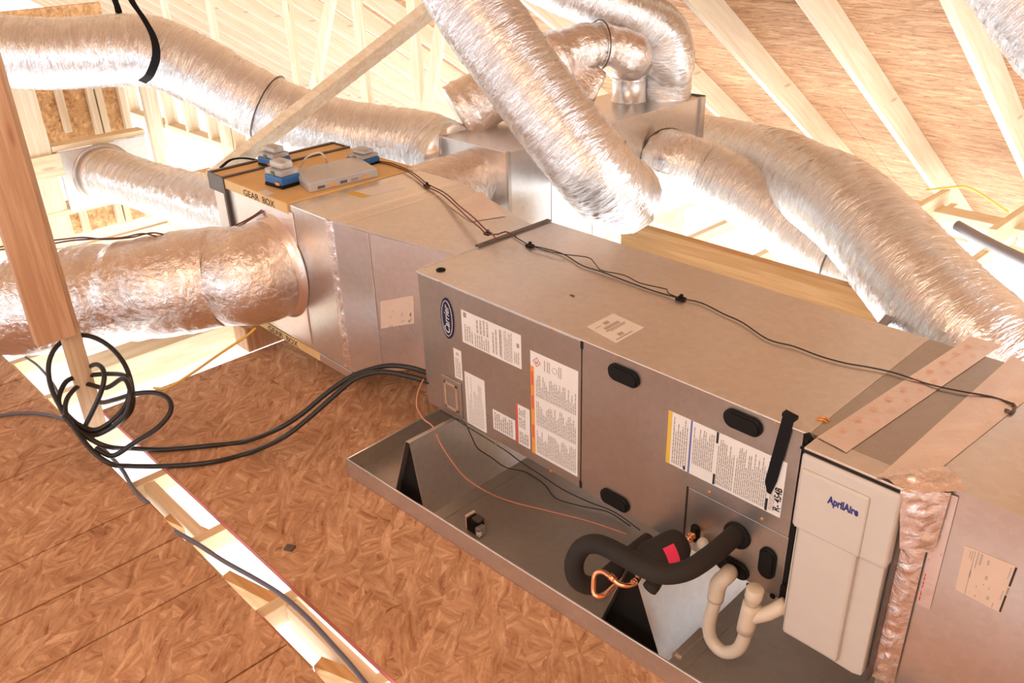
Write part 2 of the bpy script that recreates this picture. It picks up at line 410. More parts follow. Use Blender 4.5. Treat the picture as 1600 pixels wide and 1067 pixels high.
# the other slope and the end wall, behind the photographer
b = B(); z0 = rz(RIDGE, ha); hexa(b, [(-15.1, -4.9, z0-3.3*SL), (4.6, -4.9, z0-3.3*SL), (4.6, RIDGE-.003, z0), (-15.1, RIDGE-.003, z0), (-15.1, -4.9, z0-3.3*SL+.02), (4.6, -4.9, z0-3.3*SL+.02), (4.6, RIDGE-.003, z0+.02), (-15.1, RIDGE-.003, z0+.02)])
obj('sheathing_panel', b, 'osb_roof', ceiling)
b = B()
for y0, z0, y1, z1 in ((-4.6, -.03, .6, 3.9), (.6, 1.45, 2.8, 3.9), (2.8, -.03, 3.9, 3.9), (.6, -.03, 2.8, .05)): box(b, 4.0, y0, z0, 4.03, y1, z1)
obj('wall_right', b, 'osb_wall', kind='structure')  # unseen wall, its opening added to let the right-hand fill in
# ---- eave: plate, knee-wall posts and webs under the far rafters
for i, (y, z, x0, x1) in enumerate(((2.4, .2, -7.6, -2.45), (3.55, .02, -2.2, 3.6))):
    b = B(); box(b, x0, y-.07, z-.038, x1, y+.07, z); obj('eave_plate', b, 'lum_x', ceiling)
b = B(); box(b, -7.6, 2.36, -.034, -2.45, 2.40, .16); obj('eave_plate', b, 'lum_x', ceiling)
for x in (-6.9, -5.95, -4.62, -3.66, -3.02):
    b = B(); y = 2.4; box(b, x-.045, y-.019, .2, x+.045, y+.019, rz(y)+.02); obj('web_post', b, 'lum_z', ceiling)
for (x0, x1, y) in ((-4.38, -3.86, 2.36), (-2.95, -2.6, 2.36)):
    b = B(); beam(b, (x0, y, .2), (x1, y, rz(y)+.05), .09, .038, (0, 1, 0)); obj('web_brace', b, 'lum_z', ceiling)
for x, y0, y1, h_ in ((.125, 3.15, 3.68, .10), (.545, 3.2, 3.75, .09), (-.285, 3.0, 3.6, .09)):      # heel blocks where rafters land
    b = bbox(x, y0, -.034, x+.04, y1, h_, .003, 1); obj('heel_block', b, 'lum_y', ceiling)
# ---- left wall with the boot opening
WX = -3.04
wall = obj('wall_left', bbox(WX-.044, -.20, -.03, WX-.004, -.032, .95, .003), 'lum_z', kind='structure')
def wpart(n, y0, z0, y1, z1, m='lum_z', dx0=-.04, dx1=0.0): return obj(n, bbox(WX+dx0, y0, z0, WX+dx1, y1, z1, .002, 1), m, wall)
wpart('header', -.55, .40, .0, .52, 'lum_y', -.045, .012)
wpart('sill', -.9, .185, .40, .215, 'lum_y', -.09, .0)
wpart('sill', -.9, .08, -.21, .16, 'lum_y', -.04, .012)
wpart('header', -.03, .525, .47, .555, 'lum_y', -.09, .0)
wpart('stud', -.17, -.03, -.05, .40, 'lum_z', -.05, -.002)
for y in (.30, .345, .47): wpart('stud', y, -.03, y+.036, 1.0, 'lum_z', -.3, -.26)
wpart('stud', .50, -.03, .56, 1.1)
wpart('stud', .14, .555, .175, 1.05, 'lum_z', -.3, -.26)
for z0, z1 in ((.5, .79), (.793, 1.2)): wpart('osb_panel', -.25, z0, .50, z1, 'osb_wall', -.33, -.31)
wpart('osb_panel', .0, -.03, .95, .17, 'osb_wall', -.33, -.31)
for y in (.1, .52, .88): wpart('stud', y, -.03, y+.038, .16, 'lum_z', -.3, -.26)
# ---- ladder of short studs beyond, running away to the far left
b = B(); box(b, -6.4, 1.30, .13, -2.9, 1.39, .168); trim = obj('trim_1', b, 'lum_x', kind='structure')
b = B(); box(b, -6.4, 1.30, .62, -2.9, 1.39, .658); obj('top_plate', b, 'lum_x', trim)
for x in (-6.2, -5.8, -5.45, -5.1, -4.75, -4.4, -4.05, -3.7, -3.35, -3.0):
    b = B(); box(b, x-.019, 1.30, .168, x+.019, 1.39, .62); obj('stud', b, 'lum_z', trim)
for x in (-4.85, -3.75): 
    b = B(); box(b, x-.04, 1.255, -.034, x+.05, 1.295, .62); obj('stud', b, 'lum_z', trim)

# ================================================================== AIR HANDLER
ZB, ZT, L, D, SX = .252, .702, 1.243, .559, .6457
ah = thing('air_handler', 'long brown-grey metal air handler cabinet with oval badge, lying above the drain pan', 'air handler', (L/2, D/2, ZB))
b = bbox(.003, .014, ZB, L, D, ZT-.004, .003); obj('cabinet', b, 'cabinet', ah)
b = bbox(0, -.004, ZT-.006, L+.0098, D+.001, ZT, .0025, 3); obj('top_panel', b, 'cabinet_lit', ah)
b = bbox(.001, -.0005, ZB, SX-.0025, .016, ZT-.006, .003, 2); doorL = obj('front_door', b, 'cabinet', ah)
# right door with a cut-out for the coil access panel
AX, AZ = 0.979, 0.428
b = prism(B(), [(SX+.0025, -.0005, ZT-.006), (SX+.0025, -.0005, ZB), (AX-.002, -.0005, ZB), (AX-.002, -.0005, AZ+.002), (L-.002, -.0005, AZ+.002), (L-.002, -.0005, ZT-.006)], (0, .016, 0))
doorR = obj('front_door', b, 'cabinet', ah)
b = bbox(AX+.0015, .002, ZB, L-.002, .018, AZ-.0015, .0015, 2); acc = obj('access_panel', b, 'cabinet', ah)
b = B(); box(b, L, .0, ZB-.002, L+.010, D-.01, ZT-.0065); obj('end_gasket', b, 'black', ah)
# upturned flange at the supply end and its black edging
b = B(); box(b, -.004, .03, ZT-.03, .004, D, ZT+.003); obj('end_flange', b, 'cabinet_lit', ah)
b = B(); box(b, -.012, .24, ZT+.001, .006, D+.004, ZT+.006); obj('edge_trim', b, 'angle', ah)
# grips: rounded oval plugs
def oval(x, z, hw, hh, y0, y1, n=14, ang=0):
    P = []
    r = min(hw, hh)
    for k in range(4*n):
        t = 2*PI*k/(4*n); cx = math.cos(t)*r; cz = math.sin(t)*r
        if hw > hh: cx += math.copysign(hw-r, cx)
        else: cz += math.copysign(hh-r, cz)
        ca, sa = math.cos(ang), math.sin(ang)
        P.append((x+cx*ca-cz*sa, y0, z+cx*sa+cz*ca))
    return prism(B(), P, (0, y1-y0, 0))
def bump_oval(x, z, hw, hh, name, parent, depth=.012):
    b = oval(x, z, hw, hh, -depth, .001)
    bmesh.ops.bevel(b, geom=[e for e in b.edges if all(v.co.y < -depth+1e-5 for v in e.verts)], offset=.006, segments=3, affect='EDGES')
    return obj(name, b, 'black', parent, smooth=False)
for p in ((0.781, 0.0, 0.652), (1.105, 0.0, 0.663), (0.766, 0.0, 0.277)):
    bump_oval(p[0], p[2], .047, .0225, 'grip', doorR)
for p, hw, hh in (((1.201, 0.0, 0.334), .021, .042), ((1.01, 0.0, 0.308), .012, .026), ((1.115, 0.0, 0.272), .046, .024)):
    bump_oval(p[0], p[2], hw, hh, 'grommet', acc, .008)
p = (1.12, 0.0, 0.366)
b = B(); lathe(b, (p[0], -.006, p[2]), (0, 1, 0), [(0, .032), (.002, .034), (.007, .034), (.009, .03)], 28); obj('grommet', b, 'black', acc, smooth=True)
for p in ((1.164, 0.0, 0.244), (1.224, 0.0, 0.251)): bump_oval(p[0], p[2], .007, .007, 'plug', acc, .006)
# door pull slot between the doors
for z in (ZT-.018, ZB+.012):
    b = B(); box(b, SX-.004, -.0015, z-.010, SX+.005, .01, z+.010); obj('door_slot', b, 'dark', ah)
# pressed cover plate near the left end
q = (0.08, 0.264, 0.172, 0.3895)
b = oval((q[0]+q[2])/2, (q[1]+q[3])/2, (q[2]-q[0])/2, (q[3]-q[1])/2, -.005, 0, ang=0)
b.free(); b = bbox(q[0], -.005, q[1], q[2], .0, q[3], .004, 3); plate = obj('cover_plate', b, 'cabinet', doorL)
w = q[2]-q[0]; hh = q[3]-q[1]
for (a0, c0, a1, c1) in ((.17, .13, .27, .87), (.73, .13, .83, .87), (.17, .13, .83, .20), (.17, .80, .83, .87)):
    b = bbox(q[0]+w*a0, -.0075, q[1]+hh*c0, q[0]+w*a1, -.004, q[1]+hh*c1, .001, 1); obj('pressed_rim', b, 'foam_brown', plate)
# stickers
def rows(bm, x0, z0, x1, z1, n, y, fill=.6, seed=1, words=True, gap=.02, ragged=.35):
    """lines of small print running up the cabinet; each line a row of word-sized bars"""
    rnd = random.Random(seed); dx = (x1-x0)/n
    for i in range(n):
        x = x0+dx*(i+.5*(1-fill)); w = dx*fill; z = z0; end = z0+(z1-z0)*(1-ragged*rnd.random()**2)
        while z < end-.001:
            l = rnd.uniform(.003, .013) if words else (z1-z0)
            e = min(z+l, end)
            v = [bm.verts.new(c) for c in ((x, y, z), (x+w, y, z), (x+w, y, e), (x, y, e))]; bm.faces.new(v)
            z = e+rnd.uniform(.0012, .0025)
def sticker(q, mat='paper', parent=None, label=None, y=-.0013, mi=None):
    b = B(); box(b, q[0], y, q[1], q[2], y+.0011, q[3]); return obj('sticker', b, mat, parent, label=label)
def strip(q, x0, z0, x1, z1, mat, parent, y=-.0018, name='print_band'):
    """band given as fractions of sticker q"""
    w, h = q[2]-q[0], q[3]-q[1]
    b = B(); box(b, q[0]+w*x0, y, q[1]+h*z0, q[0]+w*x1, y+.0006, q[1]+h*z1); return obj(name, b, mat, parent)
def prn(q, blocks, parent, mat='ink', y=-.0019, fill=.5, ragged=.35):
    b = B(); w, h = q[2]-q[0], q[3]-q[1]
    for i, (x0, z0, x1, z1, n) in enumerate(blocks): rows(b, q[0]+w*x0, q[1]+h*z0, q[0]+w*x1, q[1]+h*z1, n, y, fill, i+3, ragged=ragged)
    o = obj('small_print', b, mat, parent); o['kind'] = 'stuff'; return o
q = (0.191, 0.534, 0.4315, 0.637); s = sticker(q, 'paper', doorL, 'wide pale rating label beside the oval badge')
prn(q, [(.04, .08, .2, .6, 4), (.22, .05, .48, .45, 7), (.25, .5, .48, .95, 4), (.52, .1, .62, .9, 2), (.66, .06, .70, .94, 1), (.72, .06, .86, .94, 6), (.88, .1, .97, .5, 3)], s, 'ink_soft')
strip(q, .65, .1, .665, .9, 'ink', s); strip(q, .04, .80, .09, .95, 'ink', s); strip(q, .93, .6, .97, .72, 'ink', s)
q = (0.146, 0.4, 0.18, 0.4985); s = sticker(q, 'paper', doorL, 'narrow upright label above the pressed plate')
prn(q, [(.15, .06, .85, .72, 3), (.15, .8, .85, .9, 1)], s, 'ink_soft')
q = (0.19, 0.26, 0.276, 0.4375); s = sticker(q, 'paper', doorL, 'pale wiring diagram label right of the pressed plate')
prn(q, [(.1, .04, .9, .96, 13)], s, 'ink_soft', fill=.3, ragged=.8)
q = (0.307, 0.291, 0.399, 0.3575); s = sticker(q, 'paper', doorL, 'small landscape label low on the left door')
prn(q, [(.06, .08, .9, .92, 9)], s)
q = (0.4045, 0.288, 0.458, 0.4175); s = sticker(q, 'paper', doorL, 'small label with a red edge beside the big warning label')
strip(q, .0, 0, .14, 1, 'red_ink', s); prn(q, [(.2, .05, .9, .35, 5), (.2, .45, .7, .7, 4), (.2, .75, .7, .95, 4)], s)
q = (0.4655, 0.2835, 0.635, 0.606); s = sticker(q, 'paper', doorL, 'tall warning label with an orange band on its left edge')
strip(q, 0, 0, .075, .86, 'orange', s)
prn(q, [(.11, .03, .97, .27, 24), (.11, .31, .97, .55, 24), (.11, .59, .97, .80, 24)], s, 'ink', fill=.42, ragged=.55)
for z in (.16, .45, .68): strip(q, .02, z, .055, z+.13, 'red_ink', s, -.0022)
w, h = q[2]-q[0], q[3]-q[1]
cx, cz, r = q[0]+w*.14, q[1]+h*.915, w*.085
for k in range(4):
    a, c = PI/2*k, PI/2*(k+1)
    P = [Vector((cx+math.cos(t)*rr, -.0019, cz+math.sin(t)*rr)) for t, rr in ((a, r), (c, r), (c, r*.8), (a, r*.8))]
    b = B(); prism(b, P, (0, .0005, 0)); obj('hazard_diamond', b, 'red_ink', s)
text('C', 'hazard_letter', 'ink_black', s, (cx+r*.3, -.0018, cz-r*.33), (0, 0, 1), (-1, 0, 0), r*.62, bold=.02)
b = B(); tube(b, [(q[0]+w*.52+math.cos(t)*w*.05, -.0016, q[1]+h*.905+math.sin(t)*w*.05) for t in [2*PI*k/14 for k in range(14)]], .0006, 5, .004, closed=True); obj('hazard_ring', b, 'ink', s)
for x in (.30, .36, .40, .60, .64): b = B(); box(b, q[0]+w*x, -.0018, q[1]+h*.86, q[0]+w*(x+.018), -.0013, q[1]+h*.96); obj('heading_print', b, 'ink_soft', s)
q = (0.914, 0.469, 1.216, 0.6115); s = sticker(q, 'paper', doorR, 'long multi-column instruction label under the second grip')
w, h = q[2]-q[0], q[3]-q[1]
strip(q, 0, 0, .035, 1, 'yellow_ink', s); strip(q, .205, .0, .22, 1, 'blue_ink', s)
prn(q, [(.05, .05, .19, .95, 7), (.235, .22, .42, .92, 11), (.45, .05, .60, .9, 9), (.61, .05, .88, .92, 17)], s, 'ink', fill=.42, ragged=.4)
for x, z0, z1 in ((.432, .02, .22), (.432, .80, 1), (.875, .02, .24), (.875, .72, .98), (.165, .02, .09)): strip(q, x, z0, x+.018, z1, 'ink_black', s, -.0021)
prn(q, [(.90, .06, .945, .4, 4)], s, 'ink_soft')
text('R- 454B', 'refrigerant_text', 'ink_black', s, (q[0]+w*.992, -.0018, q[1]+h*.10), (0, 0, 1), (-1, 0, 0), w*.056, h*.42, bold=.02)
# oval badge
c = (0.129, 0.0, 0.588); hz = ((0.127, 0.0, 0.653)[2]-(0.132, 0.0, 0.523)[2])/2; hw = ((0.157, 0.0, 0.591)[0]-(0.1, 0.0, 0.579)[0])/2
def ell(y0, y1, f=1, n=40): return prism(B(), [(c[0]+hw*f*math.cos(2*PI*k/n), y0, c[2]+hz*f*math.sin(2*PI*k/n)) for k in range(n)], (0, y1-y0, 0))
badge = obj('badge', ell(-.003, 0), 'navy', doorL, label='navy oval maker badge')
b = B(); tube(b, [(c[0]+(hw-.006)*math.cos(2*PI*k/40), -.0032, c[2]+(hz-.009)*math.sin(2*PI*k/40)) for k in range(40)], .0011, 6, .01, closed=True); obj('badge_rim', b, 'white_badge', badge, smooth=True)
text('Carrier', 'badge_lettering', 'white_badge', badge, (c[0]+hw*.36, -.0035, c[2]-hz*.68), (0, 0, 1), (-1, 0, 0), hw*.78, hz*1.36, shear=.32, depth=.0008, bold=.0)
# top sticker, grommet, screws
t0 = [(0.613, 0.055, 0.702), (0.722, 0.038, 0.702), (0.719, 0.148, 0.702), (0.611, 0.159, 0.702)]
b = B(); prism(b, [(p[0], p[1], ZT+.0003) for p in t0], (0, 0, .0009)); s = obj('sticker', b, 'paper', ah, label='square pale label lying on the cabinet top')
o0 = Vector(t0[0]); ex = Vector(t0[1])-o0; ey = Vector(t0[3])-o0
def tq(u0, v0, u1, v1, m):
    P = [o0+ex*u+ey*v for u, v in ((u0, v0), (u1, v0), (u1, v1), (u0, v1))]
    b = B(); prism(b, [(p.x, p.y, ZT+.0012) for p in P], (0, 0, .0003)); obj('print_band', b, m, s)
for a in ((.33, .25, .36, .8), (.38, .25, .41, .8), (.43, .25, .445, .8), (.48, .2, .51, .9), (.54, .3, .56, .85), (.90, .1, .93, .7), (.2, .1, .22, .3)): tq(*a, 'ink')
for a in ((.14, .42, .26, .6), (.74, .3, .86, .48)): tq(*a, 'ink_soft')
p = (0.053, 0.047, 0.702)
b = B(); lathe(b, (p[0], p[1], ZT), (0, 0, 1), [(0, .014), (.003, .014), (.004, .012), (.004, .007), (.006, .006), (.006, .0)], 20); obj('grommet', b, 'black', ah, smooth=True)
def screw(p, ax, parent):
    b = B(); lathe(b, p, ax, [(0, .0045), (.001, .0045), (.0012, .0032), (.004, .003)], 8); obj('screw', b, 'brass', parent)
for x, y in ((687, 440), (862, 515), (962, 558), (1218, 656), (1108, 770), (1190, 812), (861, 736), (776, 690)):
    pass
for p, par in (((0.103, 0.0, 0.695), doorL), ((0.543, 0.0, 0.69), doorL), ((0.752, 0.0, 0.691), doorR), ((1.18, 0.0, 0.695), doorR), ((1.038, 0.0, 0.443), doorR), ((1.174, 0.0, 0.442), doorR), ((0.536, 0.0, 0.253), doorL), ((0.316, 0.0, 0.242), doorL)):
    screw((p[0], .0, p[2]), (0, -1, 0), par)
for p in ((0.457, 0.171, 0.702),): 
    b = B(); box(b, p[0]-.006, p[1]-.003, ZT, p[0]+.008, p[1]+.002, ZT+.002); obj('scuff', b, 'angle', ah)
for p in ((1.249, 0.066, 0.702), (1.249, 0.056, 0.702)):
    b = B(); tube(b, [(p[0]-.012, p[1]-.004, ZT+.001), (p[0], p[1]+.004, ZT+.002), (p[0]+.012, p[1], ZT+.001)], .002, 6, .006); obj('sealant_drip', b, 'brass', ah)

# black hook strap hanging on the door
p0, p1 = (1.206, -0.006, 0.717), (1.183, -0.006, 0.521)
st = thing('hook_strap', 'short black strap hanging down the right door over the long label', 'strap', (p0[0], -.006, p1[2]))
b = B(); a, c2 = Vector(p0), Vector(p1); d = (c2-a).normalized(); s_ = Vector((-d.z, 0, d.x))*.0125
if s_.x < 0: s_ = -s_
P = [a-s_, a+s_, a+s_+d*(c2-a).length*.80, c2+s_*.55, c2-s_*.1, a-s_+d*(c2-a).length*.88]
prism(b, P, (0, .003, 0)); obj('webbing', b, 'strap', st)
b = B(); prism(b, [a-s_*1.15, a+s_*1.15, a+s_*1.15+Vector((0, .0, .008)), a-s_*1.15+Vector((0, .0, .008))], (0, .016, 0)); obj('hook', b, 'strap', st)
# torn black gasket tape at the joint
b = B(); random.seed(3)
g0 = Vector((1.254, -0.006, 0.685))
for k in range(7):
    u = Vector((random.uniform(-.012, .018), random.uniform(-.006, .004), random.uniform(-.03, .018)))
    v = u+Vector((random.uniform(.004, .02), random.uniform(-.008, .004), random.uniform(-.02, .012)))
    beam(b, g0+u, g0+v, .016, .004, (0, 1, .3))
obj('torn_gasket', b, 'black', ah)
for p in ((1.252, -0.004, 0.276),):
    b = bbox(p[0]-.008, -.012, p[2]-.012, p[0]+.012, .002, p[2]+.03, .002); obj('gasket_end', b, 'black', ah)

# ================================================================== DRAIN PAN + STANDS
PA = 0.0389; PO = Vector((-.1673, -.2205, 0)); pc, ps = math.cos(PA), math.sin(PA)
def pan(u, v, z=0): return (PO.x+u*pc-v*ps, PO.y+u*ps+v*pc, z)
PL, PW, PH = 2.05, .90, .065
dp = thing('drain_pan', 'shallow sheet metal drain pan on the floor under the air handler', 'drain pan', pan(PL/2, PW/2, 0))
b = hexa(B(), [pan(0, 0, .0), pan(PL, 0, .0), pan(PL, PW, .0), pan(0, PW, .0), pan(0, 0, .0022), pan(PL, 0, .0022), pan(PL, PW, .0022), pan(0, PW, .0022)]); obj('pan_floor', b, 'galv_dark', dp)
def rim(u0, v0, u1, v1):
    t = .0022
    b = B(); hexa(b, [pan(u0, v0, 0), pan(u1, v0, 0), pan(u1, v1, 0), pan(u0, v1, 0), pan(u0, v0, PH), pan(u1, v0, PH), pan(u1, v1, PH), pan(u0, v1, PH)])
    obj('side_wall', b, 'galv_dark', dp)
    b = B(); a = [(u0+u1)/2, (v0+v1)/2]
    if u1-u0 > v1-v0: tube(b, [pan(u0, a[1], PH), pan(u1, a[1], PH)], .0032, 8, .2)
    else: tube(b, [pan(a[0], v0, PH), pan(a[0], v1, PH)], .0032, 8, .2)
    obj('rolled_rim', b, 'galv', dp, smooth=True)
rim(0, 0, PL, .0022); rim(0, PW-.0022, PL, PW); rim(0, 0, .0022, PW); rim(PL-.0022, 0, PL, PW)
def stand(x0, y0, x1, y1, halves, label, pad):
    """folded sheet-metal tent carrying the cabinet: two sloping faces, flat ridge, base flanges, open ends"""
    st = thing('equipment_stand', label, 'stand', ((x0+x1)/2, (y0+y1)/2, .003), 'folded metal stands under the air handler')
    t = .0016; a = Vector((x0, y0, 0)); e = Vector((x1, y1, 0)); H0 = .0035; rw = .010
    top = ZB-.0045 if pad else ZB-.001
    X = Vector((1, 0, 0))
    def P(q, dx, z): return q+X*dx+Vector((0, 0, z))
    for sg, half in ((-1, halves[0]), (1, halves[1])):
        b = hexa(B(), [P(a, sg*half, H0), P(a, sg*(half-t), H0), P(e, sg*(half-t), H0), P(e, sg*half, H0), P(a, sg*rw, top), P(a, sg*(rw-t), top), P(e, sg*(rw-t), top), P(e, sg*rw, top)])
        bmesh.ops.recalc_face_normals(b, faces=list(b.faces)); obj('sloping_side', b, 'galv', st)
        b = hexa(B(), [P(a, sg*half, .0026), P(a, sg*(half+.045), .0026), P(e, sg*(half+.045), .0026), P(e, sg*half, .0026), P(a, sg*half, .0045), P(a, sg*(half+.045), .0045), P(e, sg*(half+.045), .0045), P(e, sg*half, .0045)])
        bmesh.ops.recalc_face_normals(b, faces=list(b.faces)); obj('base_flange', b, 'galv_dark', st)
    b = hexa(B(), [P(a, -rw, top-t), P(a, rw, top-t), P(e, rw, top-t), P(e, -rw, top-t), P(a, -rw, top), P(a, rw, top), P(e, rw, top), P(e, -rw, top)]); obj('ridge', b, 'galv', st)
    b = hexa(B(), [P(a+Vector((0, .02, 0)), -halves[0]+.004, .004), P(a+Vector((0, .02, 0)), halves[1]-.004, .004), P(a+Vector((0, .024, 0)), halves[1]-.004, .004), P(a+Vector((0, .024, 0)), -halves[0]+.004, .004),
                   P(a+Vector((0, .02, 0)), -rw+.002, top-.002), P(a+Vector((0, .02, 0)), rw-.002, top-.002), P(a+Vector((0, .024, 0)), rw-.002, top-.002), P(a+Vector((0, .024, 0)), -rw+.002, top-.002)]); obj('shade_sheet', b, 'black', st, label='dark sheet painted as the shade inside the open stand')  # black sheet: shade inside the open end put into its colour
    if pad:
        b = hexa(B(), [P(a, -.024, top), P(a, .024, top), P(e, .024, top), P(e, -.024, top), P(a, -.016, top+.004), P(a, .016, top+.004), P(e, .016, top+.004), P(e, -.016, top+.004)]); obj('rubber_pad', b, 'black', st)
    return st
stand(0.132, -.185, .131, .56, (.10, .055), 'galvanised tent-shaped stand under the badge end of the cabinet', 0)
stand(.935, -.145, .925, .56, (.095, .108), 'tent-shaped stand with a black pad under the piping end of the cabinet', 1)
# loose tab and float switch in the pan
p = (1.037, -0.032, 0.004)
b = B(); box(b, p[0]-.025, p[1]-.06, .0028, p[0]+.022, p[1]+.05, .012); o = obj('metal_tab', bev(b, .002), 'galv_dark'); tag(o, 'flat folded metal tab lying in the pan beside the piping stand', 'metal tab')
p = Vector((0.347, -0.116, 0.003))
fs = thing('float_switch', 'small black and tan float switch clipped in the drain pan near the badge-end stand', 'switch', p)
obj('body', bbox(p.x-.030, p.y-.018, .003, p.x+.010, p.y+.018, .045, .003), 'black', fs)
obj('end_plate', bbox(p.x-.038, p.y-.016, .003, p.x-.030, p.y+.020, .050, .002), 'paper_tan', fs)
obj('clip', bbox(p.x+.010, p.y-.02, .003, p.x+.026, p.y+.008, .034, .003), 'grey_pipe', fs)
obj('cap', bbox(p.x-.012, p.y-.012, .045, p.x+.016, p.y+.014, .053, .002), 'angle', fs)
obj('contact', bbox(p.x+.018, p.y-.022, .010, p.x+.030, p.y-.012, .022, .001), 'paper', fs)

# ================================================================== REFRIGERANT PIPING
sl = thing('suction_line', 'thick black foam-insulated pipe looping out of the access panel', 'pipe', [1.12, 0.0, 0.366])
pts = [(1.115, 0.029, 0.368), (1.123, -0.037, 0.377), (1.125, -0.114, 0.381), (1.114, -0.179, 0.376), (1.083, -0.217, 0.369), (1.036, -0.234, 0.37), (0.974, -0.235, 0.369), (0.907, -0.233, 0.357), (0.864, -0.238, 0.325), (0.851, -0.252, 0.279), (0.863, -0.254, 0.238), (0.882, -0.223, 0.21), (0.887, -0.17, 0.208), (0.89, -0.089, 0.223), (0.893, -0.018, 0.227)]
obj('insulation', tube(B(), pts, .0225, 20, .012, rad=lambda L, th, t, p: .0225+.0009*NZ(p*22)), 'black_foam', sl, smooth=True)
p = (1.031, -0.188, 0.285)
obj('open_end', tube(B(), [Vector(p)+Vector((-.006, .03, .012)), Vector(p), Vector(p)+Vector((.0, -.012, -.004))], .018, 16, .01), 'black_foam', sl, smooth=True)
p1, p2 = Vector((1.023, -0.055, 0.324)), Vector((0.98, -0.164, 0.302))
fd = thing('filter_drier', 'fat black filter drier cylinder with a pink label between the pipe loops', 'filter drier', (p1+p2)/2)
ax = (p2-p1).normalized(); Ld = (p2-p1).length
obj('body', lathe(B(), p1, ax, [(0, .012), (.004, .026), (.014, .037), (.03, .041), (Ld-.02, .041), (Ld-.006, .034), (Ld, .016)], 32), 'black_foam', fd, smooth=True)
# label wrapped on the drum
b = B(); up = (CAMF*-1); a_ = ax.cross(up).normalized(); n_ = a_.cross(ax).normalized()
if n_.dot(up) < 0: n_ = -n_
segs = 12; prev = None
for k in range(segs+1):
    t = -.85+1.35*k/segs
    rr = n_*math.cos(t)+a_*math.sin(t)
    cur = [bm_ for bm_ in (b.verts.new(p1+ax*(Ld*.36)+rr*.0418), b.verts.new(p1+ax*(Ld*.60)+rr*.0418))]
    if prev: b.faces.new((prev[0], prev[1], cur[1], cur[0]))
    prev = cur
obj('pink_label', b, 'pink_label', fd, label='pink paper label')
cl = thing('copper_line', 'bare bright copper liquid line with brazed couplings at the filter drier', 'pipe', p1)
obj('inlet_stub', tube(B(), [p1+ax*.004, Vector((1.01, 0.0, 0.31))], .0065, 12, .01), 'copper', cl, smooth=True)
for t in (.25, .6): 
    q_ = p1.lerp(Vector((1.01, 0.0, 0.31)), t); obj('coupling', tube(B(), [q_-ax*.007, q_+ax*.007], .0088, 12, .01), 'copper', cl, smooth=True)
obj('outlet_bend', tube(B(), [p2-ax*.004]+[(1.009, -0.212, 0.306), (1.015, -0.249, 0.315), (0.998, -0.265, 0.317), (0.975, -0.267, 0.324), (0.947, -0.266, 0.322), (0.933, -0.273, 0.31), (0.944, -0.29, 0.295), (0.957, -0.301, 0.284), (0.97, -0.288, 0.281), (0.962, -0.238, 0.272)], .0055, 12, .006), 'copper', cl, smooth=True)
for q_, d_ in ((Vector((0.978, -0.266, 0.323)), Vector((0.966, -0.267, 0.326))), (Vector((1.012, -0.23, 0.31)), Vector((1.009, -0.212, 0.306)))):
    u_ = (d_-q_).normalized(); obj('coupling', tube(B(), [q_-u_*.008, q_+u_*.008], .008, 12, .01), 'copper', cl, smooth=True)
# ---- condensate trap
tr = thing('condensate_trap', 'cream plastic U-shaped drain trap with capped riser below the access panel', 'pipe', [1.168, -0.06, 0.084])
Wp = [(1.127, -0.06, 0.27), (1.116, -0.06, 0.204), (1.107, -0.06, 0.128), (1.118, -0.06, 0.084), (1.152, -0.06, 0.071), (1.187, -0.06, 0.104), (1.201, -0.06, 0.159), (1.202, -0.06, 0.214)]
obj('u_bend', tube(B(), Wp, .0155, 18, .012), 'pvc', tr, smooth=True)
e0, e1 = Vector((1.127, -0.06, 0.275)), Vector((1.119, -0.01, 0.264))
obj('elbow', tube(B(), [Vector((1.117, -0.06, 0.214)), Vector((1.121, -0.06, 0.262)), e0+Vector((.006, .012, .012)), e1, e1+Vector((.002, .014, .002))], .0195, 18, .008), 'pvc', tr, smooth=True)
r0, r1 = Vector((1.201, -0.06, 0.174)), Vector((1.213, -0.06, 0.316))
obj('riser', tube(B(), [r0, r0.lerp(r1, .62)], .0205, 20, .02), 'pvc', tr, smooth=True)
obj('riser_pipe', tube(B(), [r0.lerp(r1, .6), r0.lerp(r1, .9)], .0162, 18, .02), 'pvc', tr, smooth=True)
u_ = (r1-r0).normalized()
obj('cap', lathe(B(), r0.lerp(r1, .74), u_, [(0, .019), (.002, .0198), (.026, .0198), (.029, .017)], 24), 'pvc', tr, smooth=True)
q0 = r0.lerp(r1, .3)
obj('side_branch', tube(B(), [q0, Vector((1.244, -0.05, 0.249)), Vector((1.272, -0.03, 0.282))], .0165, 18, .02), 'pvc', tr, smooth=True)
obj('drain_outlet', tube(B(), [Vector((1.052, -0.03, 0.322)), Vector((1.025, 0.0, 0.275))], .013, 18, .02), 'cream', tr, smooth=True)

# ================================================================== AIR CLEANER + RETURN PLENUM
ac = thing('air_cleaner', 'cream-fronted air cleaner cabinet next to the black joint of the air handler', 'air cleaner', (1.365, .2, .2))
X0, X1 = 1.268, 1.462
b = bbox(L+.0105, .002, .205, X1+.012, D, ZT, .002); obj('housing', b, 'cabinet', ac)
zc0, zc1 = .214, .672
b = prism(B(), [(X0+.008, -.045, zc1), (X0+.006, -.045, zc0+.05), (X0+.03, -.045, zc0+.006), (X1-.02, -.045, zc0), (X1-.002, -.045, zc0+.006), (X1-.002, -.045, zc1)], (0, .045, 0)); bev(b, .004, 2); door = obj('door', b, 'cream', ac)
b = bbox(X0+.014, -.057, zc0+.012, X1-.052, -.040, zc1-.10, .012, 4); obj('raised_panel', b, 'cream', door)
b = bbox(X0, -.055, .512, X1+.003, .0, .688, .008, 3); cap = obj('cap', b, 'cream', ac)
b = bbox(X0+.006, -.0605, .515, X1-.048, -.050, .658, .006, 3); obj('name_plate', b, 'cream', cap)
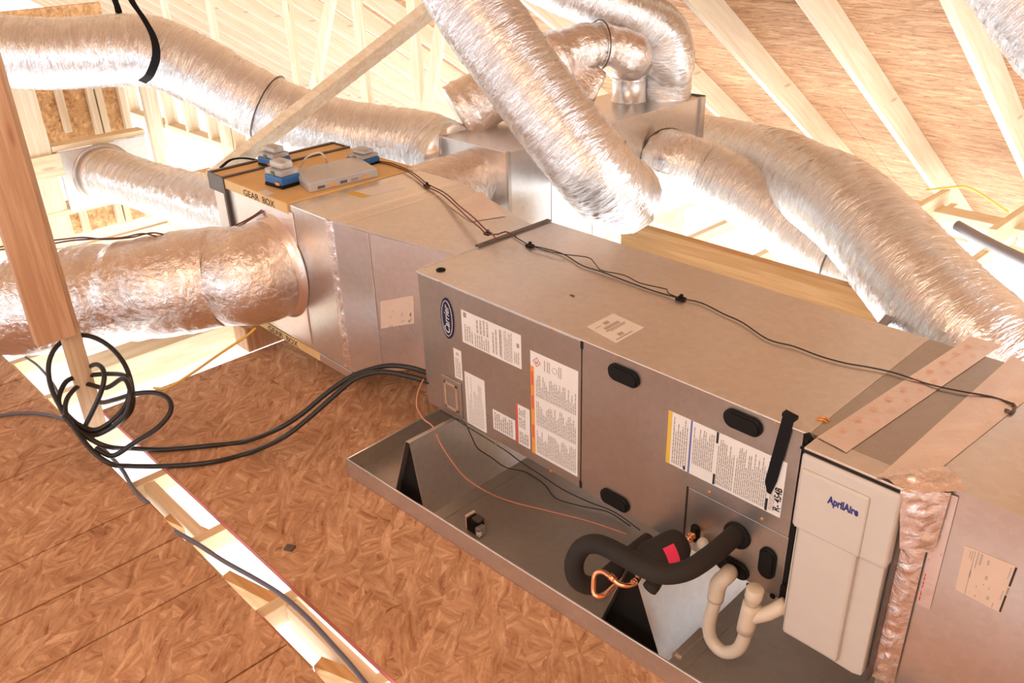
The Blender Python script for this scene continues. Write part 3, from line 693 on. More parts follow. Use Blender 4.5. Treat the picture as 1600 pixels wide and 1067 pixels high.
lg0, lg1 = Vector((1.336, -0.061, 0.615)), Vector((1.399, -0.061, 0.624))
text('AprilAire', 'logo', 'logo_blue', cap, (lg0.x, -.0603, .602), (1, 0, 0), (0, 0, 1), .024, lg1.x-lg0.x, bold=.05)
b = B(); box(b, X0+.002, -.050, .689, X1-.002, .0, .697); obj('shadow_gap', b, 'dark', ac)
obj('top_lip', bbox(X0+.002, -.052, .697, X1+.004, .004, ZT, .001, 1), 'cabinet_lit', ac)
b = B(); box(b, X1+.003, -.03, .2, X1+.008, -.004, .67); obj('door_seal', b, 'angle', ac)

rp = thing('return_plenum', 'bare sheet metal return plenum at the right edge with pinkish foil tape on its joints', 'plenum', (1.9, .3, .1))
b = prism(B(), [(X1+.013, -.002, .15), (X1+.045, .012, .15), (2.6, .03, .15), (2.6, D, .15), (X1+.013, D, .15)], (0, 0, ZT-.15)); obj('plenum_box', b, 'galv', rp)
def tapestrip(P, name='foil_tape', mat='tape', parent=None, t=.0014, wob=.0012, n=26, m=6, up=(0, 0, 1)):
    """crinkled strip over corners P0-P1 (start edge) to P3-P2 (end edge)"""
    P = [Vector(p) for p in P]; up = Vector(up); b = B(); g = []
    for i in range(n+1):
        r_ = []
        for j in range(m+1):
            q = P[0].lerp(P[3], i/n).lerp(P[1].lerp(P[2], i/n), j/m)
            r_.append(b.verts.new(q+up*(t+wob*min(1, 2.2*min(j, m-j)/m)*(1+NZ(q*55)+.6*NZ(q*140)))))
        g.append(r_)
    for i in range(n):
        for j in range(m): b.faces.new((g[i][j], g[i][j+1], g[i+1][j+1], g[i+1][j]))
    for f in b.faces:
        if f.normal.dot(up) < 0: f.normal_flip()
    return obj(name, b, mat, parent, smooth=True)
tp1 = tapestrip([(1.272, -0.006, 0.702), (1.338, -0.016, 0.702), (1.388, 0.636, 0.702), (1.319, 0.635, 0.702)], parent=rp)
tp2 = tapestrip([(1.417, -0.059, 0.702), (1.484, 0.009, 0.702), (1.523, 0.533, 0.702), (1.424, 0.601, 0.702)], parent=rp, wob=.003)
b = B(); random.seed(11)
def tq2(A, Bv, Cc, Dd, us, nseed):
    rnd = random.Random(nseed); A, Bv, Cc, Dd = map(Vector, (A, Bv, Cc, Dd))
    for (u0, v0, u1, v1) in us:
        q = [A.lerp(Dd, u).lerp(Bv.lerp(Cc, u), v)+Vector((0, 0, .0052)) for u, v in ((u0, v0), (u1, v0), (u1, v1), (u0, v1))]
        b.faces.new([b.verts.new(x) for x in q])
us = []
for k in range(10):
    u = .08+.09*k; us += [(u, .2, u+.004, .42), (u+.008, .2, u+.012, .38), (u+.016, .22, u+.020, .42), (u+.040, .62, u+.043, .84), (u+.05, .62, u+.053, .78)]
tq2((1.272, -0.006, 0.702), (1.338, -0.016, 0.702), (1.388, 0.636, 0.702), (1.319, 0.635, 0.702), us, 1)
o = obj('tape_print', b, 'pink_ink', tp1); o['kind'] = 'stuff'
# vertical tape on the front corner and the crumpled gusset at its head
tapestrip([(X1+.008, -.008, .2), (X1+.048, .006, .2), (X1+.048, .006, .70), (X1+.008, -.008, .70)], mat='tape_crumple', parent=rp, up=(.2, -1, 0), wob=.004, n=60, m=10)
tapestrip([(X1+.052, .010, .42), (X1+.078, .0115, .42), (X1+.078, .0115, .69), (X1+.052, .010, .69)], parent=rp, up=(0, -1, 0), wob=.001)
tapestrip([(X1-.055, -.055, ZT+.001), (X1+.01, -.05, ZT-.01), (X1+.085, .02, ZT-.004), (X1+.03, .06, ZT+.002)], 'crumpled_foil', 'tape_crumple', rp, wob=.007, t=.004, n=22, m=22)
tapestrip([(X1+.012, -.030, .56), (X1+.062, .004, .56), (X1+.066, .004, .70), (X1-.005, -.045, .70)], 'crumpled_foil', 'tape_crumple', rp, wob=.008, t=.004, n=22, m=12, up=(.4, -1, 0))
b = B(); rows(b, X1+.054, .43, X1+.058, .68, 1, .0085, .6, 5); rows(b, X1+.070, .43, X1+.075, .68, 1, .0098, .6, 8); o = obj('tape_print', b, 'red_ink', rp); o['kind'] = 'stuff'
# spec label, tilted, on the plenum face
def face_y(x): return .012+(x-(X1+.045))*(.018/(2.6-X1-.045))
def FQ(px): return px
s4 = [(1.57, 0.014, 0.595), (1.66, 0.014, 0.599), (1.655, 0.014, 0.487), (1.573, 0.014, 0.492)]
b = B(); prism(b, [(p[0], face_y(p[0])-.0012, p[2]) for p in s4], (0, .001, 0)); s = obj('sticker', b, 'paper_tan', rp, label='tan spec label with a dark bar on the plenum face')
def sq(u0, v0, u1, v1, m, nm='print_band'):
    A, Bv, Cc, Dd = map(Vector, s4); P = [A.lerp(Bv, u).lerp(Dd.lerp(Cc, u), v) for u, v in ((u0, v0), (u1, v0), (u1, v1), (u0, v1))]
    b = B(); prism(b, [(p.x, face_y(p.x)-.0017, p.z) for p in P], (0, .0006, 0)); obj(nm, b, m, s)
sq(.945, .02, .985, .42, 'ink_black'); sq(.945, .62, .985, .98, 'ink_black'); sq(.945, .45, .985, .6, 'ink'); sq(.20, .28, .215, 1, 'ink_soft'); sq(.20, .45, .225, .6, 'ink')
for a in ((.12, .06, .135, .2), (.16, .05, .175, .24), (.20, .03, .215, .26), (.26, .02, .28, .36), (.32, .03, .36, .26), (.46, .1, .5, .2), (.5, .42, .55, .5), (.5, .6, .52, .63), (.62, .62, .64, .67), (.64, .8, .69, .87), (.78, .88, .80, .98), (.4, .9, .43, .94), (.38, .7, .4, .74), (.88, .06, .90, .3), (.88, .55, .90, .75)): sq(*a, 'ink_soft')
for p in ((1.646, 0.01, 0.642), (1.556, 0.01, 0.538)):
    pass

# ================================================================== SUPPLY PLENUM
sp = thing('supply_plenum', 'silver sheet metal supply plenum with tapered neck and yellow duct board top', 'plenum', (-.7, .32, .12))
PX0, PX1, PY0, PY1, PZ0, PZ1 = -1.37, -.51, .052, .625, .145, .716
b = bbox(PX0, PY0, PZ0, PX1, PY1, PZ1, .003); obj('plenum_box', b, 'galv', sp)
# tapered neck to the cabinet, creased once
n0 = [(PX1, PY0, PZ0), (PX1, PY1, PZ0), (PX1, PY1, PZ1), (PX1, PY0, PZ1)]
n1 = [(-.001, .20, .30), (-.001, .53, .30), (-.001, .53, .675), (-.001, .20, .675)]
nm_ = [tuple(Vector(a).lerp(Vector(c), .30)+Vector((0, -.012 if i in (0, 3) else 0, 0))) for i, (a, c) in enumerate(zip(n0, n1))]
b = B(); R_ = [[b.verts.new(p) for p in ring] for ring in (n0, nm_, n1)]
for a, c in zip(R_, R_[1:]):
    for k in range(4): b.faces.new((a[k], a[(k+1) % 4], c[(k+1) % 4], c[k]))
b.faces.new(R_[0][::-1]); b.faces.new(R_[-1]); bmesh.ops.recalc_face_normals(b, faces=list(b.faces)); neck = obj('tapered_neck', b, 'galv', sp)
b = B(); beam(b, n0[3], n1[3], .004, .010); obj('seam_fold', b, 'galv', sp)
b = B(); beam(b, Vector(nm_[0])+Vector((0, -.001, 0)), Vector(nm_[3])+Vector((0, -.001, 0)), .004, .003, (0, 1, 0)); obj('seam_fold', b, 'galv', sp)
# tape at the neck joint
tapestrip([(PX1-.045, PY0-.001, PZ0+.005), (PX1+.012, PY0+.006, PZ0+.005), (PX1+.012, PY0+.006, PZ1), (PX1-.045, PY0-.001, PZ1)], mat='tape_crumple', parent=sp, up=(0, -1, 0), wob=.004, n=60, m=10)
tapestrip([(PX1-.04, PY0, PZ1), (PX1+.04, PY0+.01, PZ1-.0035), (PX1+.04, PY1, PZ1-.0035), (PX1-.04, PY1, PZ1)], parent=sp, wob=.0003, t=.0006)
P4 = [Vector((-0.373, 0.436, 0.69)), Vector((-0.214, 0.399, 0.69)), Vector((-0.172, 0.523, 0.69)), Vector((-0.402, 0.62, 0.69))]
tp = [Vector((p.x, p.y, PZ1+(PX1-p.x)/(PX1)*(.675-PZ1)*(-1) if False else PZ1+(p.x-PX1)/(0-PX1)*(.675-PZ1))) for p in P4]
tapestrip(tp, parent=sp, n=6, wob=.0005)
# specification sticker on the neck
def neck_pt(x, z):
    t = (x-nm_[0][0])/(n1[0][0]-nm_[0][0]); return (x, nm_[0][1]+t*(n1[0][1]-nm_[0][1])-.0014, z)
sk = [(-0.338, 0.11, 0.466), (-0.206, 0.11, 0.513), (-0.213, 0.11, 0.411), (-0.347, 0.11, 0.362)]
b = B(); prism(b, [neck_pt(p[0], p[2]) for p in sk], (0, .001, 0)); s = obj('sticker', b, 'paper_tan', sp, label='faded pinkish sticker on the neck')
b = B(); rnd = random.Random(4)
for k in range(16):
    u, v = rnd.uniform(.05, .9), rnd.uniform(.05, .85); x = sk[0][0]+(sk[1][0]-sk[0][0])*u; z = sk[3][2]+(sk[0][2]-sk[3][2])*v
    p = [neck_pt(x, z), neck_pt(x+.006, z), neck_pt(x+.006, z+rnd.uniform(.004, .02)), neck_pt(x, z+.004)]
    b.faces.new([b.verts.new(Vector(q)-Vector((0, .0006, 0))) for q in p])
o = obj('small_print', b, 'ink_soft', s); o['kind'] = 'stuff'
# square take-off plate on the front
b = bbox(PX0+.18, PY0-.005, PZ0+.02, -.765, PY0, PZ1-.025, .002, 1); obj('takeoff_plate', b, 'tape', sp)
# yellow duct board top, dark angles, lettering
b = bbox(-1.25, PY0-.006, PZ1, -.79, PY1+.004, PZ1+.005, .001, 1); obj('board_top', b, 'yellowboard', sp, label='yellow duct board sheet')
b = bbox(-1.362, PY0-.004, PZ1, -1.262, PY1+.004, PZ1+.004, .001, 1); obj('board_top', b, 'yellowboard', sp)
b = bbox(-1.25, PY0-.0085, PZ1-.034, -.79, PY0-.0003, PZ1+.004, .001, 1); obj('board_edge', b, 'yellowboard', sp)
b = bbox(-1.30, PY0-.004, PZ0-.034, -.72, PY0+.016, PZ0-.001, .001, 1); obj('board_edge', b, 'yellowboard', sp)
b = bbox(-.72, PY0-.004, PZ0-.034, PX1, PY0+.016, PZ0-.001, .001, 1); obj('bottom_flange', b, 'galv', sp)
for (x0, y0, z0, x1, y1, z1) in ((-1.262, PY0-.008, PZ1+.004, -1.246, PY1+.008, PZ1+.012), (-1.382, PY0-.008, PZ1, -1.364, PY1+.008, PZ1+.010), (-1.37, PY0-.012, PZ1, -1.25, PY0-.004, PZ1+.010), (-1.37, PY1, PZ1, -1.25, PY1+.01, PZ1+.010), (-1.262, PY0-.014, PZ0, -1.246, PY0-.001, PZ1+.008), (-1.384, PY0-.01, PZ1-.06, -1.25, PY0-.002, PZ1)):
    obj('corner_angle', bbox(x0, y0, z0, x1, y1, z1, .001, 1), 'angle', sp)
for word, dx, wd in (('GEAR', 0, .115), ('BOX', .14, .085)):
    text(word, 'stencilled_text', 'ink_black', sp, (-1.10+dx, PY0-.0088, PZ1-.030), (1, 0, 0), (0, 0, 1), .025, wd, bold=.012)
    text(word, 'stencilled_text', 'ink_black', sp, (-1.10+dx, PY0-.0044, PZ0-.030), (1, 0, 0), (0, 0, 1), .024, wd, bold=.012)
b = B(); prism(b, [(-0.985, 0.046, 0.722), (-0.918, 0.044, 0.722), (-0.925, 0.077, 0.722), (-0.993, 0.079, 0.722)], (0, 0, .0006)); obj('sticker', b, 'paper', sp)
sh = [(-0.648, 0.268, 0.717), (-0.738, 0.259, 0.717), (-0.732, 0.428, 0.717), (-0.625, 0.447, 0.717)]
b = B(); prism(b, [(p[0], p[1], PZ1+.0003) for p in sh], (0, 0, .0008)); sh_o = obj('paper_sheet', b, 'paper', sp, label='pinkish paper sheet taped on the metal top')
yl = [Vector(sh[0]).lerp(Vector(sh[3]), t) for t in (0, .2)]+[Vector(sh[1]).lerp(Vector(sh[2]), t) for t in (.2, 0)]
b = B(); prism(b, [(p.x, p.y, PZ1+.0012) for p in yl], (0, 0, .0004)); obj('yellow_mark', b, 'yellow_ink', sh_o)
# black arched handle strip
b = B(); tube(b, [(-1.433, 0.126, 0.712), (-1.462, 0.187, 0.725), (-1.474, 0.251, 0.717), (-1.476, 0.314, 0.695)], .008, 8, .02, flat=.5); o = obj('plastic_strip', b, 'strap'); tag(o, 'curved black plastic strip lying at the far left end of the supply plenum', 'strip')

# ================================================================== TRUNK BOX
tb = thing('trunk_box', 'tall sheet metal distribution box behind, with flexible ducts on its top and side', 'duct box', (-.8, 1.6, .22))
TX0, TX1, TY0, TY1, TZ0, TZ1 = -1.013, -.594, .94, 2.276, .22, .75
obj('box', bbox(TX0, TY0, TZ0, TX1, TY1, TZ1, .003), 'galv', tb)
for (x0, y0, x1, y1) in ((TX1-.006, TY0-.006, TX1+.006, TY0+.012), (TX1-.004, TY1-.03, TX1+.012, TY1+.008)): obj('corner_angle', bbox(x0, y0, TZ0, x1, y1, TZ1+.004, .001, 1), 'galv_dark', tb)
obj('corner_angle', bbox(TX0, TY1-.004, TZ1, TX1+.01, TY1+.008, TZ1+.008, .001, 1), 'angle', tb)
for y in (1.19, 1.46, 1.9): b = B(); box(b, TX1-.001, y, TZ0, TX1+.002, y+.003, TZ1); obj('seam_fold', b, 'galv', tb)
for y in (1.0, 2.1): b = B(); box(b, TX0, y, 0, TX1, y+.09, TZ0); obj('sleeper', b, 'lum_x', tb)
b = B(); tube(b, [(-.80, PY1-.02, .585), (-.80, .78, .59), (-.80, TY0+.02, .59)], .135, 40, .02, rad=flex_rad(.135, 9, .0012, .05, .006, .002)); o = obj('connecting_duct', b, 'foil_smooth', smooth=True); tag(o, 'short wide foil duct joining the supply plenum to the distribution box', 'duct')

# ================================================================== FLEXIBLE DUCTS
fdz = thing('flexible_duct', 'big crinkled silver duct from the supply plenum front passing behind the timber post', 'duct', (-.95, .0, .3))
pts = [(-.93, .04, .445), (-.93, -.07, .44), (-1.033, -0.138, 0.43), (-1.16, -0.32, 0.41), (-1.355, -0.491, 0.371), (-1.559, -0.642, 0.328), (-1.79, -0.812, 0.297), (-2.109, -1.018, 0.256)]
def front_rad(L, th, t, p):
    q = p*5; w = p*16
    k = .045*max(0, NZ(Vector((L*3, th, 3))))
    return .178+.014*min(1, L/.8)+.010*NZ(q)+.007*abs(NZ(w))-.006*math.exp(-((L-.62)/.03)**2)*2+.003*NZ(p*60)
obj('jacket', tube(B(), pts, .18, 64, .011, rad=front_rad), 'foil_smooth', fdz, smooth=True)
obj('collar', lathe(B(), (-.93, PY0-.004, .445), (0, -1, 0), [(0, .205), (.004, .205), (.006, .19), (.03, .188), (.034, .184)], 48), 'tape', fdz, smooth=True)
bq = thing('flexible_duct', 'shorter silver duct from the wall boot to the far left end of the supply plenum', 'duct', (-2.2, .3, .3))
obj('jacket', tube(B(), [(WX+.05, .20, .36), (WX+.16, .21, .37), (-2.6, .26, .36), (-2.0, .31, .38), (-1.39, .34, .41)], .13, 48, .012, rad=flex_rad(.135, 4, .002, .05, .012, .005)), 'foil', bq, smooth=True)
obj('collar', lathe(B(), (WX+.012, .20, .36), (1, .05, 0), [(0, .152), (.05, .150), (.08, .142)], 40), 'foil_smooth', bq, smooth=True)
bt = thing('duct_boot', 'square sheet metal boot panel set between the studs of the left wall', 'duct boot', (WX, .22, .19))
obj('panel', bbox(WX+.001, -.02, .20, WX+.010, .46, .525, .002, 1), 'galv', bt)
obj('rim_ring', lathe(B(), (WX+.010, .20, .36), (1, 0, 0), [(0, .17), (.003, .17), (.004, .15)], 40), 'galv_dark', bt, smooth=True)
flex('flexible_duct', 'long silver duct hung by a black strap, running to the back of the distribution box', [(-2.731, -0.449, 1.126), (-2.609, -0.255, 1.101), (-2.484, -0.055, 1.081), (-2.338, 0.148, 1.08), (-2.235, 0.28, 1.067), (-2.087, 0.409, 0.984), (-1.925, 0.527, 0.87), (-1.759, 0.647, 0.772), (-1.571, 0.793, 0.702), (-1.377, 0.938, 0.664), (-1.197, 1.018, 0.648), (-1.042, 1.017, 0.623)], .157, 1, bands=(.60,))
flex('flexible_duct', 'large silver duct descending diagonally before the distribution box to a rounded bend', [(-0.521, 1.391, 0.603), (-0.236, 1.227, 0.593), (-0.07, 1.0, 0.67), (-0.079, 0.861, 0.802), (-0.17, 0.81, 0.927), (-0.294, 0.78, 1.063), (-0.408, 0.755, 1.191), (-0.523, 0.732, 1.323), (-0.634, 0.721, 1.465), (-0.745, 0.709, 1.606)], .142, 2, lump=.006)
flex('flexible_duct', 'silver duct leaving the side of the distribution box beneath the largest right-hand duct', [(-0.594, 1.969, 0.506), (-0.5, 1.918, 0.521)] + [(-0.352, 1.996, 0.47), (-0.148, 1.984, 0.428), (0.077, 1.947, 0.368), (0.272, 1.913, 0.307), (0.423, 1.884, 0.275), (0.552, 1.849, 0.265), (0.68, 1.777, 0.251)], .142, 3, bands=(.05, .80))
flex('flexible_duct', 'largest right-hand silver duct sweeping down behind the return plenum', [(-0.809, 2.543, 0.423), (-0.513, 2.46, 0.442), (-0.181, 2.271, 0.485), (0.153, 2.002, 0.529), (0.489, 1.662, 0.584), (0.712, 1.474, 0.564), (0.897, 1.316, 0.53), (1.063, 1.21, 0.482), (1.198, 1.154, 0.436), (1.331, 1.141, 0.34)], .168, 5, lump=.008)
flex('flexible_duct', 'silver duct dropping onto the far end of the distribution box top', [(-.745, 2.17, .735), (-.745, 2.17, .85)] + [(-0.708, 2.138, 0.944), (-0.736, 2.111, 1.056), (-0.802, 2.019, 1.136), (-0.891, 1.891, 1.199), (-1.001, 1.747, 1.273), (-1.134, 1.593, 1.366)], .125, 6)
# take-off elbow wrapped in loose plastic, next to it
te = thing('takeoff_elbow', 'metal take-off elbow wrapped in loose silver film on the distribution box top', 'duct', (-.83, 2.0, TZ1))
obj('stub', lathe(B(), (-.83, 1.99, TZ1), (0, 0, 1), [(0, .088), (.004, .088), (.006, .082), (.10, .082), (.115, .086)], 36), 'galv', te, smooth=True)
def loose(L, th, t, p): return .086+.045*t+.026*NZ(p*7)+.012*NZ(p*19)+.006*NZ(p*45)
wrap_pts = [(-.83, 1.99, TZ1+.09), (-.83, 1.99, TZ1+.17)]+[(-0.745, 1.886, 0.988), (-0.786, 1.795, 1.033), (-0.832, 1.672, 1.044), (-0.88, 1.553, 1.019), (-0.917, 1.438, 0.962), (-0.958, 1.324, 0.913), (-1.005, 1.21, 0.87), (-1.068, 1.092, 0.803)]
obj('wrap', tube(B(), wrap_pts, .1, 44, .012, rad=loose), 'foil_smooth', te, smooth=True)
draw_band(wrap_pts, .36, .105, te)
b = B(); prism(b, [(-0.849, 1.575, 0.983), (-0.717, 1.685, 0.943), (-0.719, 1.591, 0.822), (-0.758, 1.493, 0.811)], (0, .02, .004)); 
bmesh.ops.subdivide_edges(b, edges=list(b.edges), cuts=5, use_grid_fill=True)
for v in b.verts: v.co += Vector((.02, .03, .02))*NZ(v.co*22)
obj('loose_flap', b, 'foil_smooth', te, smooth=True)
p = Vector((-0.675, 1.651, 1.034))
flex('flexible_duct', 'silver duct corner at the top right edge of the view', [(0.81, 1.424, 1.559), (0.943, 1.392, 1.439), (1.059, 1.359, 1.34), (1.181, 1.329, 1.237), (1.309, 1.297, 1.124)], .105, 8, lump=.012)

# hanger strap round the long duct
hs = thing('duct_strap', 'wide black webbing strap slung round the long silver duct', 'strap', [-1.995, 0.159, 1.003])
def ribbon(bm, pts, wdir, w, t=.003, step=.02):
    path = crom(pts, step); wd = Vector(wdir).normalized()*w/2; prev = None
    for i, p in enumerate(path):
        d = (path[min(i+1, len(path)-1)]-path[max(i-1, 0)]).normalized(); n = d.cross(wd).normalized()*t/2
        cur = [bm.verts.new(p-wd-n), bm.verts.new(p+wd-n), bm.verts.new(p+wd+n), bm.verts.new(p-wd+n)]
        if prev:
            for k in range(4): bm.faces.new((prev[k], prev[(k+1) % 4], cur[(k+1) % 4], cur[k]))
        else: bm.faces.new(cur)
        prev = cur
    bm.faces.new(prev[::-1]); return bm
b = ribbon(B(), [(-2.227, 0.213, 1.403), (-2.081, 0.168, 1.311), (-2.0, 0.17, 1.244), (-1.945, 0.174, 1.17), (-1.922, 0.159, 1.096), (-1.968, 0.133, 1.018), (-2.085, 0.14, 0.974)], Vector((-1.967, 0.354, 1.005))-Vector((-2.111, 0.229, 1.085)), .036); obj('sling', b, 'strap', hs)
b = ribbon(B(), [(-2.578, 0.287, 1.384), (-2.507, 0.26, 1.293), (-2.468, 0.252, 1.248), (-2.432, 0.238, 1.202)], Vector((-1.967, 0.354, 1.005))-Vector((-2.111, 0.229, 1.085)), .036); obj('tail', b, 'strap', hs)

# ================================================================== LOOSE TIMBER
tp_ = thing('timber_post', 'upright reddish timber post standing in the floor gap at the left', 'post', (-1.1, -.68, -.03))
obj('stud', bbox(-1.135, -.705, -.032, -1.095, -.645, 3.0, .002, 1), 'lum_post', tp_, label='paler full-length stud')
obj('stud', bbox(-1.094, -.795, .375, -1.056, -.67, 3.05, .002, 1), 'lum_red', tp_, label='reddish upper board nailed on')
br = beam(B(), (-1.604, 0.153, 0.618), (-0.96, 1.055, 1.343), .038, .089, (0.569, -0.525, 0.681)); o = obj('brace_board', bev(br, .002, 1), 'lum_x'); tag(o, 'pale diagonal brace board rising behind the sensors towards the rafters', 'board')
lb = thing('lumber_beam', 'honey-coloured beam on edge just behind the air handler', 'beam', (.55, 1.35, -.03))
obj('beam', bbox(-.32, 1.33, .185, 1.05, 1.37, .422, .002, 1), 'lum_beam', lb)
for x in (-.1, .9): obj('post', bbox(x, 1.33, -.033, x+.09, 1.37, .184, .002, 1), 'lum_z', lb)
o = obj('timber_block', bbox(-1.30, -.012, 0, -1.19, .16, .111, .003, 1), 'lum_red'); tag(o, 'reddish timber block propping up the supply plenum', 'block')
b = beam(B(), (-1.52, -.55, -.03), (-1.40, .9, .03), .15, .13); o = obj('lumber_beam', bev(b, .003, 1), 'lum_y'); tag(o, 'pale doubled beam lying across the joists under the big front duct', 'beam')
# grey pipes and the yellow cable near the eave
o = obj('conduit', tube(B(), [(0.89, 1.686, 0.596), (1.032, 1.627, 0.578), (1.239, 1.54, 0.563)], .018, 16, .05), 'grey_pipe', smooth=True); tag(o, 'grey conduit poking out right of the largest duct', 'pipe')
o = obj('conduit', tube(B(), [(0.941, 1.014, 0.438), (0.943, 1.143, 0.476), (0.941, 1.258, 0.501)], .014, 14, .05), 'grey_pipe', smooth=True); tag(o, 'dark grey conduit crossing the honey beam end', 'pipe')
o = obj('cable', tube(B(), [(0.389, 2.711, 0.374), (0.425, 2.824, 0.364), (0.48, 2.954, 0.35), (0.56, 3.004, 0.304), (0.658, 3.056, 0.235)], .0055, 8, .03), 'wire_yellow', smooth=True); tag(o, 'pale yellow cable by the eave at the far right', 'cable')

# ================================================================== SENSORS ON THE PLENUM
def sensor(c, w, d, h, label, knob=True, ang=0):
    c = Vector(c); t = thing('sensor_box', label, 'sensor', c, 'blue sensor boxes on the supply plenum')
    def pt(b):
        bmesh.ops.rotate(b, verts=b.verts, cent=c, matrix=Matrix.Rotation(ang, 3, 'Z')); return b
    obj('foot', pt(bbox(c.x-w*.52, c.y-d*.52, c.z, c.x+w*.52, c.y+d*.52, c.z+h*.14, .002, 1)), 'black', t)
    obj('base', pt(bbox(c.x-w/2, c.y-d/2, c.z+h*.14, c.x+w/2, c.y+d/2, c.z+h*.5, .004)), 'blue_box', t)
    obj('cover', pt(bbox(c.x-w*.48, c.y-d*.48, c.z+h*.5, c.x+w*.48, c.y+d*.48, c.z+h*.78, .008, 3)), 'clear', t)
    if knob: obj('lens_housing', pt(bbox(c.x-w*.36, c.y-d*.30, c.z+h*.78, c.x+w*.40, c.y+d*.34, c.z+h*1.12, .012, 3)), 'clear', t)
    obj('circuit', pt(bbox(c.x-.006, c.y-d*.49-.004, c.z+h*.5, c.x+.012, c.y-d*.49, c.z+h*.72, .001, 1)), 'circuit', t)
    obj('terminal', pt(bbox(c.x+w*.2, c.y-d*.5-.008, c.z+h*.16, c.x+w*.42, c.y-d*.5, c.z+h*.3, .001, 1)), 'brass', t)
    return t
zt = PZ1+.005
sensor((-0.998, 0.158, 0.722), .105, .085, .085, 'nearest blue-based sensor box beside the clear case', ang=.1)
sensor((-1.266, 0.28, 0.722), .105, .085, .07, 'blue-based sensor box behind the nearest one, by the long angle strip', ang=.1)
sensor((-1.002, 0.527, 0.722), .10, .09, .055, 'blue-based sensor box farthest back on the plenum edge', ang=.1)
cs = thing('clear_case', 'flat clear plastic case of electronics lying on the supply plenum', 'case', (-0.875, 0.296, 0.722))
cc = [Vector((-0.827, 0.162, 0.722)), Vector((-0.801, 0.456, 0.722)), Vector((-1.01, 0.508, 0.722)), Vector((-1.039, 0.219, 0.722))]
def scaled(f, z): m_ = sum(cc, Vector())/4; return [Vector((m_.x+(p.x-m_.x)*f, m_.y+(p.y-m_.y)*f, z)) for p in cc]
b = hexa(B(), scaled(.98, zt+.001)+scaled(.98, zt+.026)); bmesh.ops.recalc_face_normals(b, faces=list(b.faces)); obj('tray', bev(b, .004), 'case', cs)
b = hexa(B(), scaled(1.0, zt+.0265)+scaled(.95, zt+.036)); bmesh.ops.recalc_face_normals(b, faces=list(b.faces)); obj('lid', bev(b, .003), 'clear', cs)
P = scaled(.985, 0)
for i, m_ in enumerate(('angle', 'brass', 'angle', 'ink', 'brass')):
    a = P[0].lerp(P[1], .12+.16*i); e = P[0].lerp(P[1], .22+.16*i); n_ = Vector(((P[1]-P[0]).y, -(P[1]-P[0]).x, 0)).normalized()
    b = hexa(B(), [a+n_*.001+Vector((0, 0, zt+.008)), e+n_*.001+Vector((0, 0, zt+.008)), e-n_*.002+Vector((0, 0, zt+.008)), a-n_*.002+Vector((0, 0, zt+.008)), a+n_*.001+Vector((0, 0, zt+.018)), e+n_*.001+Vector((0, 0, zt+.018)), e-n_*.002+Vector((0, 0, zt+.018)), a-n_*.002+Vector((0, 0, zt+.018))])
    bmesh.ops.recalc_face_normals(b, faces=list(b.faces)); obj('component', b, m_, cs)
b = B(); tube(b, [(-1.106, 0.297, 0.735), (-1.006, 0.279, 0.8), (-0.957, 0.307, 0.82), (-0.944, 0.319, 0.8), (-1.066, 0.401, 0.735)], .004, 8, .01); o = obj('clear_tube', b, 'clear', smooth=True); tag(o, 'thin clear plastic tube arching between the sensors', 'tube')

# ================================================================== WIRES
def wire(name, label, pts, r, mat, cat='wire', parent=None, seg=7, step=.012, closed=False):
    o = obj(name, tube(B(), pts, r, seg, step, closed), mat, parent, smooth=True)
    if label: tag(o, label, cat)
    return o
def clip(p, parent, s=.011):
    p = Vector(p); b = bbox(p.x-s, p.y-s*.8, p.z-.004, p.x+s, p.y+s*.8, p.z+.004, .001, 1); box(b, p.x-s*.25, p.y-s*.3, p.z+.004, p.x+s*.4, p.y+s*.3, p.z+.013); obj('tie_mount', b, 'black', parent)
ZW = 0.707
tw = thing('sensor_wire', 'thin black sensor wire clipped along the air handler top to the return plenum', 'wire', [0.677, 0.349, 0.702])
wire('strand', None, [(0.008, 0.38, 0.707), (0.067, 0.364, 0.707), (0.114, 0.354, 0.707), (0.165, 0.363, 0.707), (0.241, 0.368, 0.707), (0.344, 0.339, 0.707), (0.411, 0.341, 0.707), (0.489, 0.337, 0.707), (0.559, 0.334, 0.707), (0.623, 0.335, 0.707), (0.686, 0.342, 0.707), (0.743, 0.356, 0.707), (0.823, 0.339, 0.707), (0.887, 0.328, 0.707), (0.981, 0.291, 0.707), (1.044, 0.3, 0.707), (1.111, 0.297, 0.707), (1.169, 0.305, 0.707), (1.22, 0.324, 0.707), (1.272, 0.337, 0.707), (1.343, 0.338, 0.707), (1.404, 0.354, 0.707), (1.461, 0.375, 0.707), (1.502, 0.375, 0.707)], .0019, 'cable_black', parent=tw)
wire('strand', None, [(0.121, 0.342, 0.712), (0.196, 0.345, 0.712), (0.25, 0.358, 0.712), (0.321, 0.387, 0.712), (0.361, 0.37, 0.712), (0.408, 0.341, 0.712), (0.428, 0.34, 0.712), (0.486, 0.355, 0.712), (0.552, 0.342, 0.712), (0.609, 0.353, 0.712), (0.632, 0.357, 0.712), (0.65, 0.339, 0.712), (0.687, 0.334, 0.712)], .0016, 'cable_black', parent=tw)
wire('wire_end', None, [(1.502, 0.377, 0.706), (1.509, 0.367, 0.706), (1.511, 0.341, 0.706), (1.498, 0.342, 0.706)], .0035, 'angle', parent=tw)
for p in ((0.116, 0.352, 0.706), (0.689, 0.343, 0.706)): clip(p, tw, .012)
bw = thing('thermostat_wire', 'brown twin wire running from the sensors over the plenum neck to the air handler', 'wire', [-0.579, 0.505, 0.72])
